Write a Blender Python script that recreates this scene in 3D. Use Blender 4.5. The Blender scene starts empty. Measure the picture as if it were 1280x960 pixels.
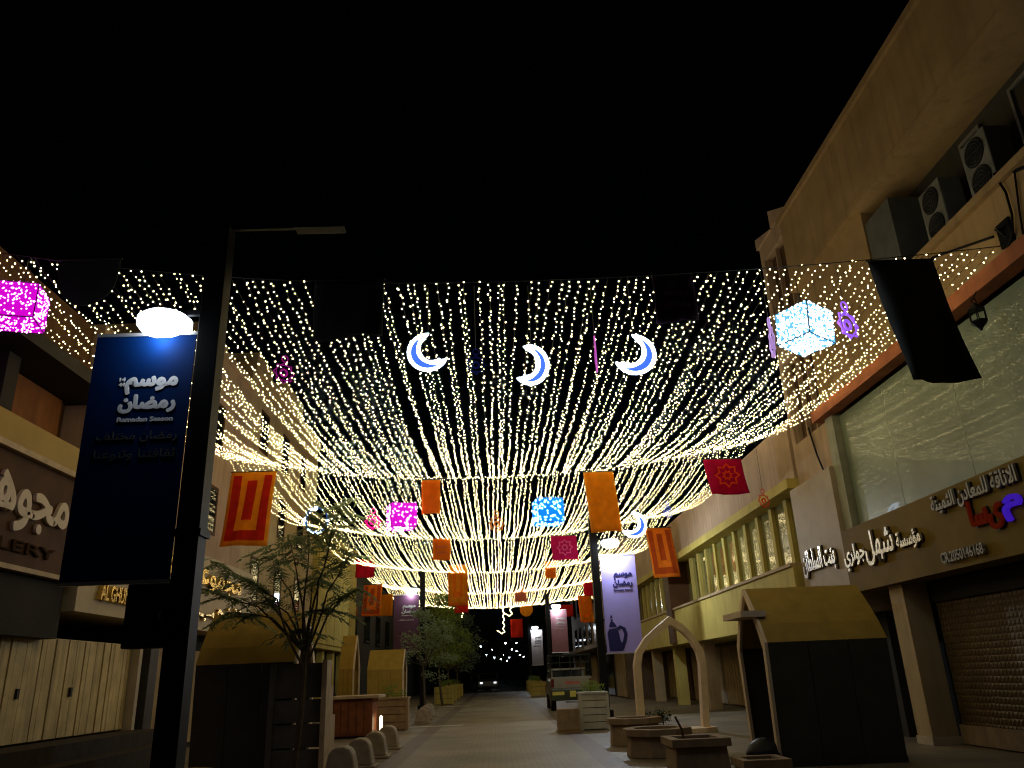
import bpy, math, random, unicodedata
from mathutils import Vector, Matrix

random.seed(7)
S = bpy.context.scene
COL = S.collection

# ------------------------------------------------------------------ camera
CAM_H, FPX = 1.5, 979.0
def _norm(v): return Vector(v).normalized()
_up = _norm((530 - 640, -2150 - 480, FPX))
_fw = Vector((622 - 640, 845 - 480, FPX)); _fw = (_fw - _up * _fw.dot(_up)).normalized()
_rt = _fw.cross(_up)
if _rt.x < 0: _rt = -_rt
def ray(x, y):                       # photo pixel (1280 x 960) -> world direction
    d = Vector((x - 640, y - 480, FPX))
    return Vector((_rt.dot(d), _fw.dot(d), _up.dot(d)))
def at_y(x, y, Y): d = ray(x, y); return d * (Y / d.y) + Vector((0, 0, CAM_H))
def at_x(x, y, X): d = ray(x, y); return d * (X / d.x) + Vector((0, 0, CAM_H))
def at_z(x, y, Z): d = ray(x, y); return d * ((Z - CAM_H) / d.z) + Vector((0, 0, CAM_H))

cam = bpy.data.cameras.new('camera')
cam.sensor_width = 36; cam.lens = FPX / 1280 * 36
cam.clip_start = 0.1; cam.clip_end = 2000
camo = bpy.data.objects.new('camera', cam); COL.objects.link(camo)
cx = Vector((_rt.x, _fw.x, _up.x)); cy = -Vector((_rt.y, _fw.y, _up.y)); cz = -Vector((_rt.z, _fw.z, _up.z))
mw = Matrix((cx, cy, cz)).transposed().to_4x4(); mw.translation = (0, 0, CAM_H)
camo.matrix_world = mw
S.camera = camo

# ------------------------------------------------------------------ night sky, moon, exposure
w = bpy.data.worlds.new('World'); S.world = w; w.use_nodes = True
wn = w.node_tree
sky = wn.nodes.new('ShaderNodeTexSky'); sky.sky_type = 'NISHITA'; sky.sun_disc = False
sky.sun_elevation = math.radians(35); sky.sun_rotation = math.radians(200)
wn.links.new(sky.outputs[0], wn.nodes['Background'].inputs[0])
wn.nodes['Background'].inputs[1].default_value = 0.00006
sun = bpy.data.lights.new('moon', 'SUN'); sun.energy = 0.0025; sun.angle = math.radians(0.5); sun.color = (0.8, 0.88, 1)
suno = bpy.data.objects.new('moon', sun); COL.objects.link(suno)
suno.rotation_euler = (math.radians(55), 0, math.radians(-20))
S.view_settings.view_transform = 'Standard'; S.view_settings.look = 'None'
S.view_settings.exposure = 0.48; S.view_settings.gamma = 1.0
S.cycles.use_denoising = True
S.cycles.use_light_tree = True
S.cycles.filter_width = 1.15
S.cycles.max_bounces = 5; S.cycles.diffuse_bounces = 2; S.cycles.glossy_bounces = 3
S.cycles.transmission_bounces = 3
S.cycles.sample_clamp_indirect = 3.0
S.cycles.caustics_reflective = False; S.cycles.caustics_refractive = False

BULB = 15.0            # radiance of a canopy bulb
WARM = (1.0, 0.79, 0.37)

# ------------------------------------------------------------------ materials
MATS = {}
def mat(name, col, rough=0.7, var=0.15, scale=3.0, bump=0.0, bscale=30.0, metal=0.0, spec=0.25, stain=0.0, coat=0.0, transl=0.0):
    if name in MATS: return MATS[name]
    m = bpy.data.materials.new(name); m.use_nodes = True; nt = m.node_tree
    b = nt.nodes['Principled BSDF']
    b.inputs['Roughness'].default_value = rough; b.inputs['Metallic'].default_value = metal
    b.inputs['Specular IOR Level'].default_value = spec
    b.inputs['Coat Weight'].default_value = coat; b.inputs['Coat Roughness'].default_value = 0.03
    tc = nt.nodes.new('ShaderNodeTexCoord')
    n = nt.nodes.new('ShaderNodeTexNoise'); n.inputs['Scale'].default_value = scale; n.inputs['Detail'].default_value = 6
    nt.links.new(tc.outputs['Object'], n.inputs['Vector'])
    mx = nt.nodes.new('ShaderNodeMix'); mx.data_type = 'RGBA'
    mx.inputs['A'].default_value = [c * (1 - var) for c in col[:3]] + [1]
    mx.inputs['B'].default_value = [min(1, c * (1 + var)) for c in col[:3]] + [1]
    mr = nt.nodes.new('ShaderNodeMapRange'); mr.inputs['From Min'].default_value = .3; mr.inputs['From Max'].default_value = .7
    nt.links.new(n.outputs['Fac'], mr.inputs['Value']); nt.links.new(mr.outputs[0], mx.inputs['Factor'])
    out = mx.outputs['Result']
    if stain:
        mp = nt.nodes.new('ShaderNodeMapping'); mp.inputs['Scale'].default_value = (4, 4, .35)
        nt.links.new(tc.outputs['Object'], mp.inputs[0])
        n2 = nt.nodes.new('ShaderNodeTexNoise'); n2.inputs['Scale'].default_value = 1.3; n2.inputs['Detail'].default_value = 8
        nt.links.new(mp.outputs[0], n2.inputs['Vector'])
        m2 = nt.nodes.new('ShaderNodeMapRange'); m2.inputs['From Min'].default_value = .5; m2.inputs['From Max'].default_value = .75
        m2.inputs['To Max'].default_value = stain
        nt.links.new(n2.outputs['Fac'], m2.inputs['Value'])
        mx2 = nt.nodes.new('ShaderNodeMix'); mx2.data_type = 'RGBA'; mx2.inputs['B'].default_value = [c * .35 for c in col[:3]] + [1]
        nt.links.new(m2.outputs[0], mx2.inputs['Factor']); nt.links.new(out, mx2.inputs['A']); out = mx2.outputs['Result']
    nt.links.new(out, b.inputs['Base Color'])
    if bump:
        n3 = nt.nodes.new('ShaderNodeTexNoise'); n3.inputs['Scale'].default_value = bscale; n3.inputs['Detail'].default_value = 4
        nt.links.new(tc.outputs['Object'], n3.inputs['Vector'])
        bp = nt.nodes.new('ShaderNodeBump'); bp.inputs['Strength'].default_value = bump; bp.inputs['Distance'].default_value = .02
        nt.links.new(n3.outputs['Fac'], bp.inputs['Height']); nt.links.new(bp.outputs[0], b.inputs['Normal'])
    if transl:
        tr = nt.nodes.new('ShaderNodeBsdfTranslucent'); nt.links.new(out, tr.inputs[0])
        ms = nt.nodes.new('ShaderNodeMixShader'); ms.inputs[0].default_value = transl
        nt.links.new(b.outputs[0], ms.inputs[1]); nt.links.new(tr.outputs[0], ms.inputs[2])
        nt.links.new(ms.outputs[0], nt.nodes['Material Output'].inputs[0])
    MATS[name] = m
    return m
def glow(name, col, strength, sample=True, base=None):
    if name in MATS: return MATS[name]
    m = bpy.data.materials.new(name); m.use_nodes = True
    b = m.node_tree.nodes['Principled BSDF']
    b.inputs['Base Color'].default_value = (*(base or (.02, .02, .02)), 1)
    b.inputs['Specular IOR Level'].default_value = 0.0
    b.inputs['Roughness'].default_value = .9
    b.inputs['Emission Color'].default_value = (*col, 1); b.inputs['Emission Strength'].default_value = strength
    m.cycles.emission_sampling = 'FRONT' if sample else 'NONE'
    MATS[name] = m
    return m
def paver_mat(name, col, col2, mortar, sx, sy):
    m = bpy.data.materials.new(name); m.use_nodes = True; nt = m.node_tree; b = nt.nodes['Principled BSDF']
    tc = nt.nodes.new('ShaderNodeTexCoord')
    br = nt.nodes.new('ShaderNodeTexBrick')
    br.inputs['Color1'].default_value = (*col, 1); br.inputs['Color2'].default_value = (*col2, 1); br.inputs['Mortar'].default_value = (*mortar, 1)
    br.inputs['Scale'].default_value = 1; br.inputs['Mortar Size'].default_value = .008
    br.inputs['Brick Width'].default_value = sx; br.inputs['Row Height'].default_value = sy
    nt.links.new(tc.outputs['Object'], br.inputs['Vector'])
    n = nt.nodes.new('ShaderNodeTexNoise'); n.inputs['Scale'].default_value = .5; n.inputs['Detail'].default_value = 8
    nt.links.new(tc.outputs['Object'], n.inputs['Vector'])
    mr = nt.nodes.new('ShaderNodeMapRange'); mr.inputs['From Min'].default_value = .3; mr.inputs['From Max'].default_value = .7
    mr.inputs['To Min'].default_value = .5; mr.inputs['To Max'].default_value = 1.2
    nt.links.new(n.outputs['Fac'], mr.inputs['Value'])
    mx = nt.nodes.new('ShaderNodeMix'); mx.data_type = 'RGBA'; mx.blend_type = 'MULTIPLY'; mx.inputs['Factor'].default_value = 1
    nt.links.new(br.outputs['Color'], mx.inputs['A']); nt.links.new(mr.outputs[0], mx.inputs['B'])
    nt.links.new(mx.outputs['Result'], b.inputs['Base Color'])
    bp = nt.nodes.new('ShaderNodeBump'); bp.inputs['Strength'].default_value = .5; bp.inputs['Distance'].default_value = .01
    nt.links.new(br.outputs['Fac'], bp.inputs['Height']); bp.invert = True
    nt.links.new(bp.outputs[0], b.inputs['Normal'])
    b.inputs['Roughness'].default_value = .55
    MATS[name] = m
    return m

# ------------------------------------------------------------------ mesh helpers
def wloc(o):
    v = Vector((0, 0, 0))
    while o is not None:
        v += o.location; o = o.parent
    return v
class MB:
    def __init__(s): s.v = []; s.f = []
    def add(s, vs, fs):
        k = len(s.v); s.v += [tuple(p) for p in vs]; s.f += [tuple(i + k for i in q) for q in fs]; return s
    def box(s, x0, x1, y0, y1, z0, z1):
        return s.add([(x0,y0,z0),(x1,y0,z0),(x1,y1,z0),(x0,y1,z0),(x0,y0,z1),(x1,y0,z1),(x1,y1,z1),(x0,y1,z1)],
                     [(0,3,2,1),(4,5,6,7),(0,1,5,4),(1,2,6,5),(2,3,7,6),(3,0,4,7)])
    def prism(s, pts, vec):          # closed polygon extruded along vec
        n = len(pts); vec = Vector(vec); p = [Vector(q) for q in pts]
        nn = Vector((0, 0, 0))
        for i in range(n): nn += p[i].cross(p[(i+1) % n])
        if nn.dot(vec) > 0: p.reverse()
        return s.add(p + [q + vec for q in p], [tuple(range(n)), tuple(range(2*n-1, n-1, -1))] +
                     [(i, i+n, (i+1) % n + n, (i+1) % n) for i in range(n)])
    def ring_prism(s, outer, inner, vec):   # frame between two equal-length loops
        n = len(outer); vec = Vector(vec); o = [Vector(q) for q in outer]; i_ = [Vector(q) for q in inner]
        vs = o + i_ + [q + vec for q in o] + [q + vec for q in i_]; fs = []
        for k in range(n):
            j = (k+1) % n
            fs += [(k, j, n+j, n+k), (2*n+k, 3*n+k, 3*n+j, 2*n+j), (k, 2*n+k, 2*n+j, j), (n+k, n+j, 3*n+j, 3*n+k)]
        return s.add(vs, fs)
    def tube(s, pts, r, n=6, closed=False, r2=None):
        P = [Vector(p) for p in pts]; m = len(P); vs = []; fs = []
        prev = None
        for i, p in enumerate(P):
            if closed: t = P[(i+1) % m] - P[i-1]
            else: t = P[min(i+1, m-1)] - P[max(i-1, 0)]
            if t.length < 1e-9: t = Vector((0,0,1))
            t.normalize()
            a = prev if prev is not None and abs(prev.dot(t)) < .95 else (Vector((0,0,1)) if abs(t.z) < .9 else Vector((1,0,0)))
            u = (a - t * a.dot(t)).normalized(); v = t.cross(u); prev = u
            rr = r if r2 is None else r + (r2 - r) * i / max(1, m-1)
            for k in range(n):
                an = 2*math.pi*k/n; vs.append(p + (u*math.cos(an) + v*math.sin(an))*rr)
        for i in range(m if closed else m-1):
            j = (i+1) % m
            for k in range(n):
                l = (k+1) % n; fs.append((i*n+k, i*n+l, j*n+l, j*n+k))
        if not closed: fs += [tuple(reversed(range(n))), tuple((m-1)*n+k for k in range(n))]
        return s.add(vs, fs)
    def lathe(s, prof, c, n=16, rot=0):     # prof: [(r,z)...] bottom to top
        vs = []; fs = []; m = len(prof)
        for r, z in prof:
            for k in range(n):
                a = 2*math.pi*k/n + rot; vs.append((c[0]+r*math.cos(a), c[1]+r*math.sin(a), c[2]+z))
        for i in range(m-1):
            for k in range(n):
                l = (k+1) % n; fs.append((i*n+k, i*n+l, (i+1)*n+l, (i+1)*n+k))
        fs += [tuple(reversed(range(n))), tuple((m-1)*n+k for k in range(n))]
        return s.add(vs, fs)
    def build(s, name, m, parent=None, smooth=False, local=False, bevel=0, **tags):
        off = Vector((0,0,0)) if (local or parent is None) else wloc(parent)
        me = bpy.data.meshes.new(name)
        me.from_pydata([(p[0]-off.x, p[1]-off.y, p[2]-off.z) for p in s.v], [], s.f)
        me.materials.append(m)
        if smooth:
            me.polygons.foreach_set('use_smooth', [True]*len(me.polygons))
        me.update()
        o = bpy.data.objects.new(name, me); COL.objects.link(o); o.parent = parent
        if bevel:
            md = o.modifiers.new('bevel', 'BEVEL'); md.width = bevel; md.segments = 2; md.limit_method = 'ANGLE'
        for k, v in tags.items(): o[k] = v
        return o
def tag(o, label, cat=None, group=None, kind=None):
    if label: o['label'] = label
    if cat: o['category'] = cat
    if group: o['group'] = group
    if kind: o['kind'] = kind
    return o
def thing(name, label, cat, loc=(0,0,0), group=None):
    o = bpy.data.objects.new(name, None); COL.objects.link(o); o.location = loc; o.empty_display_size = .2
    return tag(o, label, cat, group)
def copy_tree(o, parent=None, loc=None, label=None, rz=None):
    c = o.copy(); COL.objects.link(c); c.parent = parent
    if loc is not None: c.location = loc
    if rz is not None: c.rotation_euler = (0, 0, rz)
    if label: c['label'] = label
    for ch in list(o.children): copy_tree(ch, c)
    return c
_ICO = None
def ico():
    global _ICO
    if _ICO is None:
        t = (1 + 5**.5)/2
        v = [(-1,t,0),(1,t,0),(-1,-t,0),(1,-t,0),(0,-1,t),(0,1,t),(0,-1,-t),(0,1,-t),(t,0,-1),(t,0,1),(-t,0,-1),(-t,0,1)]
        L = (1+t*t)**.5; v = [(a/L,b/L,c/L) for a,b,c in v]
        f = [(0,11,5),(0,5,1),(0,1,7),(0,7,10),(0,10,11),(1,5,9),(5,11,4),(11,10,2),(10,7,6),(7,1,8),(3,9,4),(3,4,2),(3,2,6),(3,6,8),(3,8,9),(4,9,5),(2,4,11),(6,2,10),(8,6,7),(9,8,1)]
        _ICO = (v, f)
    return _ICO
OCT = ([(1,0,0),(-1,0,0),(0,1,0),(0,-1,0),(0,0,1),(0,0,-1)], [(0,2,4),(2,1,4),(1,3,4),(3,0,4),(2,0,5),(1,2,5),(3,1,5),(0,3,5)])
def bulb(mb, p, r, fine=True):
    v, f = ico() if fine else OCT
    mb.add([(p[0]+a*r, p[1]+b*r, p[2]+c*r) for a,b,c in v], f)

# ------------------------------------------------------------------ lettering
FORMS = {}
for c in range(0xFE70, 0xFEFD):
    d = unicodedata.decomposition(chr(c)).split()
    if len(d) >= 2 and d[0] in ('<isolated>', '<initial>', '<medial>', '<final>'):
        FORMS.setdefault(''.join(chr(int(x, 16)) for x in d[1:]), {})[d[0][1:-1]] = chr(c)
def shape_ar(s):
    tk = []; i = 0
    while i < len(s):
        if s[i] == '\u0644' and s[i:i+2] in FORMS and len(s[i:i+2]) == 2: tk.append(s[i:i+2]); i += 2
        else: tk.append(s[i]); i += 1
    out = []
    for k, t in enumerate(tk):
        f = FORMS.get(t)
        if not f: out.append(t); continue
        pj = k > 0 and tk[k-1] in FORMS and 'initial' in FORMS[tk[k-1]]
        nj = k+1 < len(tk) and tk[k+1] in FORMS and 'final' in FORMS[tk[k+1]] and 'initial' in f
        out.append(f.get('medial' if pj and nj else 'final' if pj else 'initial' if nj else 'isolated') or f['isolated'])
    return ''.join(reversed(out))
TXT = {}
def text_geo(s, depth):
    if (s, depth) in TXT: return TXT[(s, depth)]
    cu = bpy.data.curves.new('lettering', 'FONT')
    cu.body = shape_ar(s) if any(ord(c) > 0x600 for c in s) else s
    cu.extrude = depth/2; cu.resolution_u = 3
    o = bpy.data.objects.new('lettering', cu); COL.objects.link(o)
    dg = bpy.context.evaluated_depsgraph_get(); ev = o.evaluated_get(dg); me = ev.to_mesh()
    v = [tuple(p.co) for p in me.vertices]; f = [tuple(p.vertices) for p in me.polygons]
    ev.to_mesh_clear(); bpy.data.objects.remove(o); bpy.data.curves.remove(cu)
    xs = [p[0] for p in v]; ys = [p[1] for p in v]
    x0, x1, y0, y1 = min(xs), max(xs), min(ys), max(ys)
    v = [((p[0]-x0)/(x1-x0), (p[1]-y0)/(y1-y0), p[2]) for p in v]
    TXT[(s, depth)] = (v, f)
    return v, f
def lettering(s, origin, u, vv, width, height, depth=.03, bold=0.0, mb=None):
    """text fitted into width x height, origin at lower left, u/vv unit axes, standing proud along u x vv"""
    mb = mb or MB(); g, f = text_geo(s, depth); u = Vector(u); vv = Vector(vv); n = u.cross(vv); o = Vector(origin)
    offs = [(0,0,0)] + ([(bold*math.cos(math.pi/4*i), bold*math.sin(math.pi/4*i), .0004*(i+1)) for i in range(8)] if bold else [])
    for a, b, c in offs:
        mb.add([o + u*(p[0]*width + a) + vv*(p[1]*height + b) + n*(p[2] + depth/2 + c) for p in g], f)
    return mb
# ------------------------------------------------------------------ palette
CREAM = mat('cream_plaster', (.50, .38, .22), .85, .12, 1.2, .25, 40, stain=.35)
PINKW = mat('pinkish_plaster', (.46, .33, .22), .85, .12, 1.0, .25, 40, stain=.35)
YELLW = mat('yellow_plaster', (.56, .45, .12), .85, .12, 1.0, .25, 40, stain=.4)
TANW = mat('tan_render', (.38, .255, .12), .85, .15, 1.2, .25, 40, stain=.35)
DARKW = mat('dark_render', (.028, .024, .019), .8, .2, 1.5, .2, 30)
BROWN = mat('brown_cladding', (.085, .04, .016), .6, .2, 2, .1, 20, spec=.1)
BRONZE = mat('bronze_panel', (.20, .13, .02), .65, .15, 1.5, .06, 12, spec=.08)
GOLDB = mat('gold_band', (.36, .23, .03), .5, .12, 1.5)
REDL = mat('red_ledge', (.48, .15, .055), .7, .2, 2, .2, 30, stain=.3)
GLASSG = mat('green_film_glass', (.21, .26, .18), .35, .3, .5, .0, 1.3, spec=.3, coat=.26)
DGLASS = mat('dark_glass', (.02, .022, .02), .06, .2, 1, spec=.8)
SHUT = mat('cream_shutter', (.66, .52, .25), .55, .2, 2.5, .1, 20, stain=.75)
SHUT2 = mat('tan_shutter', (.36, .25, .11), .55, .2, 2, .1, 20, stain=.4)
GREYM = mat('grey_metal', (.25, .25, .24), .45, .15, 4, .1, 30, metal=.4)
POLE = mat('black_pole', (.006, .006, .007), .5, .2, 4, spec=.15)
WHITEM = mat('white_enamel', (.55, .55, .52), .5, .12, 3, stain=.3)
DSTONE = mat('dark_step_stone', (.045, .035, .025), .8, .25, 5, .4, 40)
STONE = mat('planter_stone', (.34, .25, .165), .8, .2, 5, .4, 40, stain=.3)
CONC = mat('concrete', (.40, .34, .27), .85, .18, 6, .4, 50)
SOIL = mat('soil', (.05, .035, .022), .95, .3, 12, .6, 40)
WOOD = mat('red_wood', (.22, .075, .03), .5, .25, 6, .15, 30, stain=.3)
WOODP = mat('pale_wood', (.50, .38, .24), .6, .18, 5, .15, 40)
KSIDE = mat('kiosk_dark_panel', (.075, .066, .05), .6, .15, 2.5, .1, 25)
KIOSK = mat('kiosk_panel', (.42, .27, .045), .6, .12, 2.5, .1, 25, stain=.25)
KFRAME = mat('arch_frame_paint', (.82, .66, .47), .6, .1, 4, .1, 40)
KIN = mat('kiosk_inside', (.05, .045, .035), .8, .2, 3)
BARK = mat('bark', (.10, .075, .05), .9, .3, 14, .7, 40)
LEAF = mat('acacia_leaf', (.25, .31, .17), .6, .35, 9, transl=.5)  # leaf colour lightened to carry the lamp light falling on it
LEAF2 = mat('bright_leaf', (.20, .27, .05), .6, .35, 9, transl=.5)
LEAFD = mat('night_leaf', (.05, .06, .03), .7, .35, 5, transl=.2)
WIRE = mat('dark_wire', (.03, .028, .02), .6, .2, 9)
GREYW = mat('grey_board', (.13, .12, .105), .7, .25, 3, .2, 25, stain=.3)
BULBM = glow('warm_bulb', WARM, BULB)
LAMPM = glow('lamp_diffuser', (.80, .90, 1.0), 6)
LETW = mat('cream_letter', (.62, .52, .38), .45, .08, 5)
LETS = mat('silver_letter', (.62, .58, .50), .22, .1, 5, metal=.6)
LETG = mat('gold_letter', (.65, .45, .14), .2, .15, 5, metal=.9)
LETD = mat('dark_letter', (.03, .025, .02), .5, .1, 5)
WHITEP = mat('white_print', (.70, .70, .72), .6, .05, 5)
NAVYP = mat('navy_print', (.015, .015, .10), .6, .1, 5)

# ================================================================== SETTING
ROAD = paver_mat('road_pavers', (.25, .20, .13), (.20, .16, .105), (.08, .065, .045), .22, .11)
EDGE = paver_mat('edge_pavers', (.13, .075, .055), (.11, .065, .05), (.08, .06, .05), .22, .11)
SIDE = paver_mat('side_pavers', (.22, .18, .12), (.19, .155, .105), (.09, .075, .05), .4, .4)
GRD = mat('dark_ground', (.10, .09, .075), .9, .25, .4, .3, 8)
def sheet(name, x0, x1, y0, y1, z, m):
    return tag(MB().add([(x0,y0,z),(x1,y0,z),(x1,y1,z),(x0,y1,z)], [(0,1,2,3)]).build(name, m), None, None, None, 'structure')
sheet('ground', -400, 400, -60, 900, -.012, GRD)
sheet('road', -1.9, 1.75, -10, 170, 0, ROAD)
sheet('road_edge_left', -2.35, -1.9, -10, 110, .001, EDGE)
sheet('road_edge_right', 1.75, 2.2, -10, 110, .001, EDGE)
sheet('pavement_left', -12, -2.35, -10, 110, -.002, SIDE)
sheet('pavement_right', 2.2, 12, -10, 110, -.002, SIDE)
PALE = mat('pale_stone_and_streak', (.55, .47, .36), .5, .1, 4, .1, 30)  # pale stone, also the colour of the painted light streaks
sheet('light_streak', -3.3, -1.2, 28.6, 28.95, .006, PALE)  # lamp reflections on the paving, laid down as pale strips
sheet('light_streak', -3.3, -1.6, 47.2, 47.8, .006, PALE)
sheet('light_streak', -1.9, 1.75, 78.0, 78.8, .006, PALE)

# ================================================================== LIGHT CANOPY
# cables across the street: (Y, z at middle, rise at left end, rise at right end)
CABLES = [(10.4, 7.0, .85, .38), (22.6, 7.0, .90, .85), (33.5, 7.0, .9, .9), (45.0, 7.0, .9, .9), (56.5, 6.95, .9, .9), (68.0, 6.9, .8, .8)]
XL, XR = -7.9, 7.9
def cable_pt(k, x):
    Y, zm, a, b = CABLES[k]
    return Vector((x, Y, zm + (a if x < 0 else b) * (abs(x)/7.9)**2))
NAMES = ['canopy bay holding the three white crescents', 'canopy bay between the amber and the magenta flags', 'third canopy bay down the street']
for k in range(len(CABLES)):
    pts = [cable_pt(k, XL + (XR-XL)*i/40) for i in range(41)]
    if k == 0: pts.append(Vector((8.25, 10.3, 7.62)))
    t = thing('festoon_cable', ['bare support cable carrying the first row of light strands', 'light-studded cable carrying the amber and crimson flags',
        'light-studded cable carrying the small magenta flag', 'light-studded cable carrying the long orange flag beside the pole',
        'light-studded cable second from the end of the canopy', 'light-studded cable closing the far end of the canopy'][k], 'cable', pts[20])
    MB().tube(pts, .008 if k == 0 else .012, 4).build('wire', WIRE, t)
    if k:
        mb = MB(); L = 15.8; n = int(L/.06)
        for i in range(n):
            p = cable_pt(k, XL + L*(i+.5)/n)
            bulb(mb, p + Vector((0, random.uniform(-.04,.04), random.uniform(-.07,.03))), .0104 if k < 3 else .011, False)
        mb.build('bulbs', BULBM, t, kind='stuff')
STEP = .152
NSTR = int((XR-XL-.1)/STEP)
def strand(k, x, mbw, mbb):
    a = cable_pt(k, x); b = cable_pt(k+1, x + random.uniform(-.07,.07)); L = (b-a).length
    n = int(L/(random.uniform(.112,.15) if k < 2 else random.uniform(.135,.17))); off = random.random()*.9; sag = .28 + .28*(abs(x)/7.9)**2 + random.uniform(-.11,.11); ph = random.uniform(0,6); wob = random.uniform(.008,.022)
    pts = []
    for i in range(n+1):
        s = min(1, (i+off)/n); p = a.lerp(b, s); p.z -= sag*4*s*(1-s); p.x += wob*math.sin(ph + s*9)
        pts.append(p)
    mbw.tube([a] + pts[1:-1:6] + [b], .004, 3)
    for p in pts[:-1]:
        if random.random() < .05: continue
        q = p + Vector((random.uniform(-.028,.028), random.uniform(-.04,.04), random.uniform(-.035,.012)))
        bulb(mbb, q, (.0102 if k == 0 else .0098 if k == 1 else .0098 if k == 2 else .0102)*random.uniform(.7,1.2), k == 0)
for k in range(5):
    if k < 2:
        for i in range(NSTR):
            x = XL + .1 + STEP*(i + random.uniform(.14,.86))
            o = thing('light_strand', 'string of warm bulbs in the ' + NAMES[k], 'string lights', cable_pt(k, x), 'bulb strands of the ' + NAMES[k])
            w_, b_ = MB(), MB(); strand(k, x, w_, b_)
            w_.build('wire', WIRE, o); b_.build('bulbs', BULBM, o, kind='stuff')
    else:
        w_, b_ = MB(), MB()
        for i in range(NSTR): strand(k, XL + .1 + STEP*(i + random.uniform(.14,.86)), w_, b_)
        o = w_.build('light_strands', WIRE, None); tag(o, ['mass of bulb strings in the third canopy bay', 'mass of bulb strings in the fourth canopy bay', 'mass of bulb strings in the last canopy bay'][k-2], 'string lights', None, 'stuff')
        b_.build('bulbs', BULBM, o, kind='stuff')
# loose ends hanging below the far edge
for i, (x, y0, y1, lab) in enumerate([(629, 757, 790, 'long loose bulb string dangling below the end of the canopy'), (638, 757, 768, 'short loop of bulbs below the end of the canopy'),
        (577, 757, 772, 'short bulb string dangling beside the red flag')]):
    a = at_y(x, y0, 67.8); b = at_y(x+1, y1, 67.8)
    t = thing('loose_light_string', lab, 'string lights', a)
    n = max(6, int((a.z-b.z)/.07)); pts = [a.lerp(b, j/n) + Vector((.06*math.sin(j*.9), 0, 0)) for j in range(n+1)]
    if i < 2: pts += [b + Vector((-.09*j, 0, .06*abs(j-2)-.12)) for j in range(1, 7)]
    MB().tube(pts, .01, 4).build('wire', WIRE, t)
    mb = MB()
    for p in pts: bulb(mb, p, .035, False)
    mb.build('bulbs', BULBM, t, kind='stuff')

# ================================================================== HANGING FLAGS
def fabric(name, col, tr=.5): return mat(name, col, .8, .12, 5, .2, 60, transl=tr, spec=.2)
ORANGE = fabric('orange_cloth', (.95, .26, .012)); AMBER = fabric('amber_cloth', (.95, .38, .015)); REDC = fabric('red_cloth', (.75, .03, .012))
CRIM = fabric('crimson_cloth', (.70, .012, .05)); MAGC = fabric('magenta_cloth', (.60, .006, .10)); DARKC = fabric('unlit_side_cloth', (.03, .03, .028), .02)  # charcoal colour holds the shade of the near flags' unlit side
PLUMC = fabric('unlit_plum_cloth', (.05, .022, .045), .02); DORANGE = fabric('deep_orange_print', (.60, .09, .008)); PINKC = fabric('salmon_cloth', (.65, .22, .14))  # plum cloth darkened too, for its unlit side
def star_pts(c, r1, r2, n, u=(1,0,0), v=(0,0,1), ph=0):
    u = Vector(u); v = Vector(v)
    return [Vector(c) + (u*math.cos(ph+math.pi*i/n) + v*math.sin(ph+math.pi*i/n))*(r1 if i % 2 == 0 else r2) for i in range(2*n)]
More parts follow.
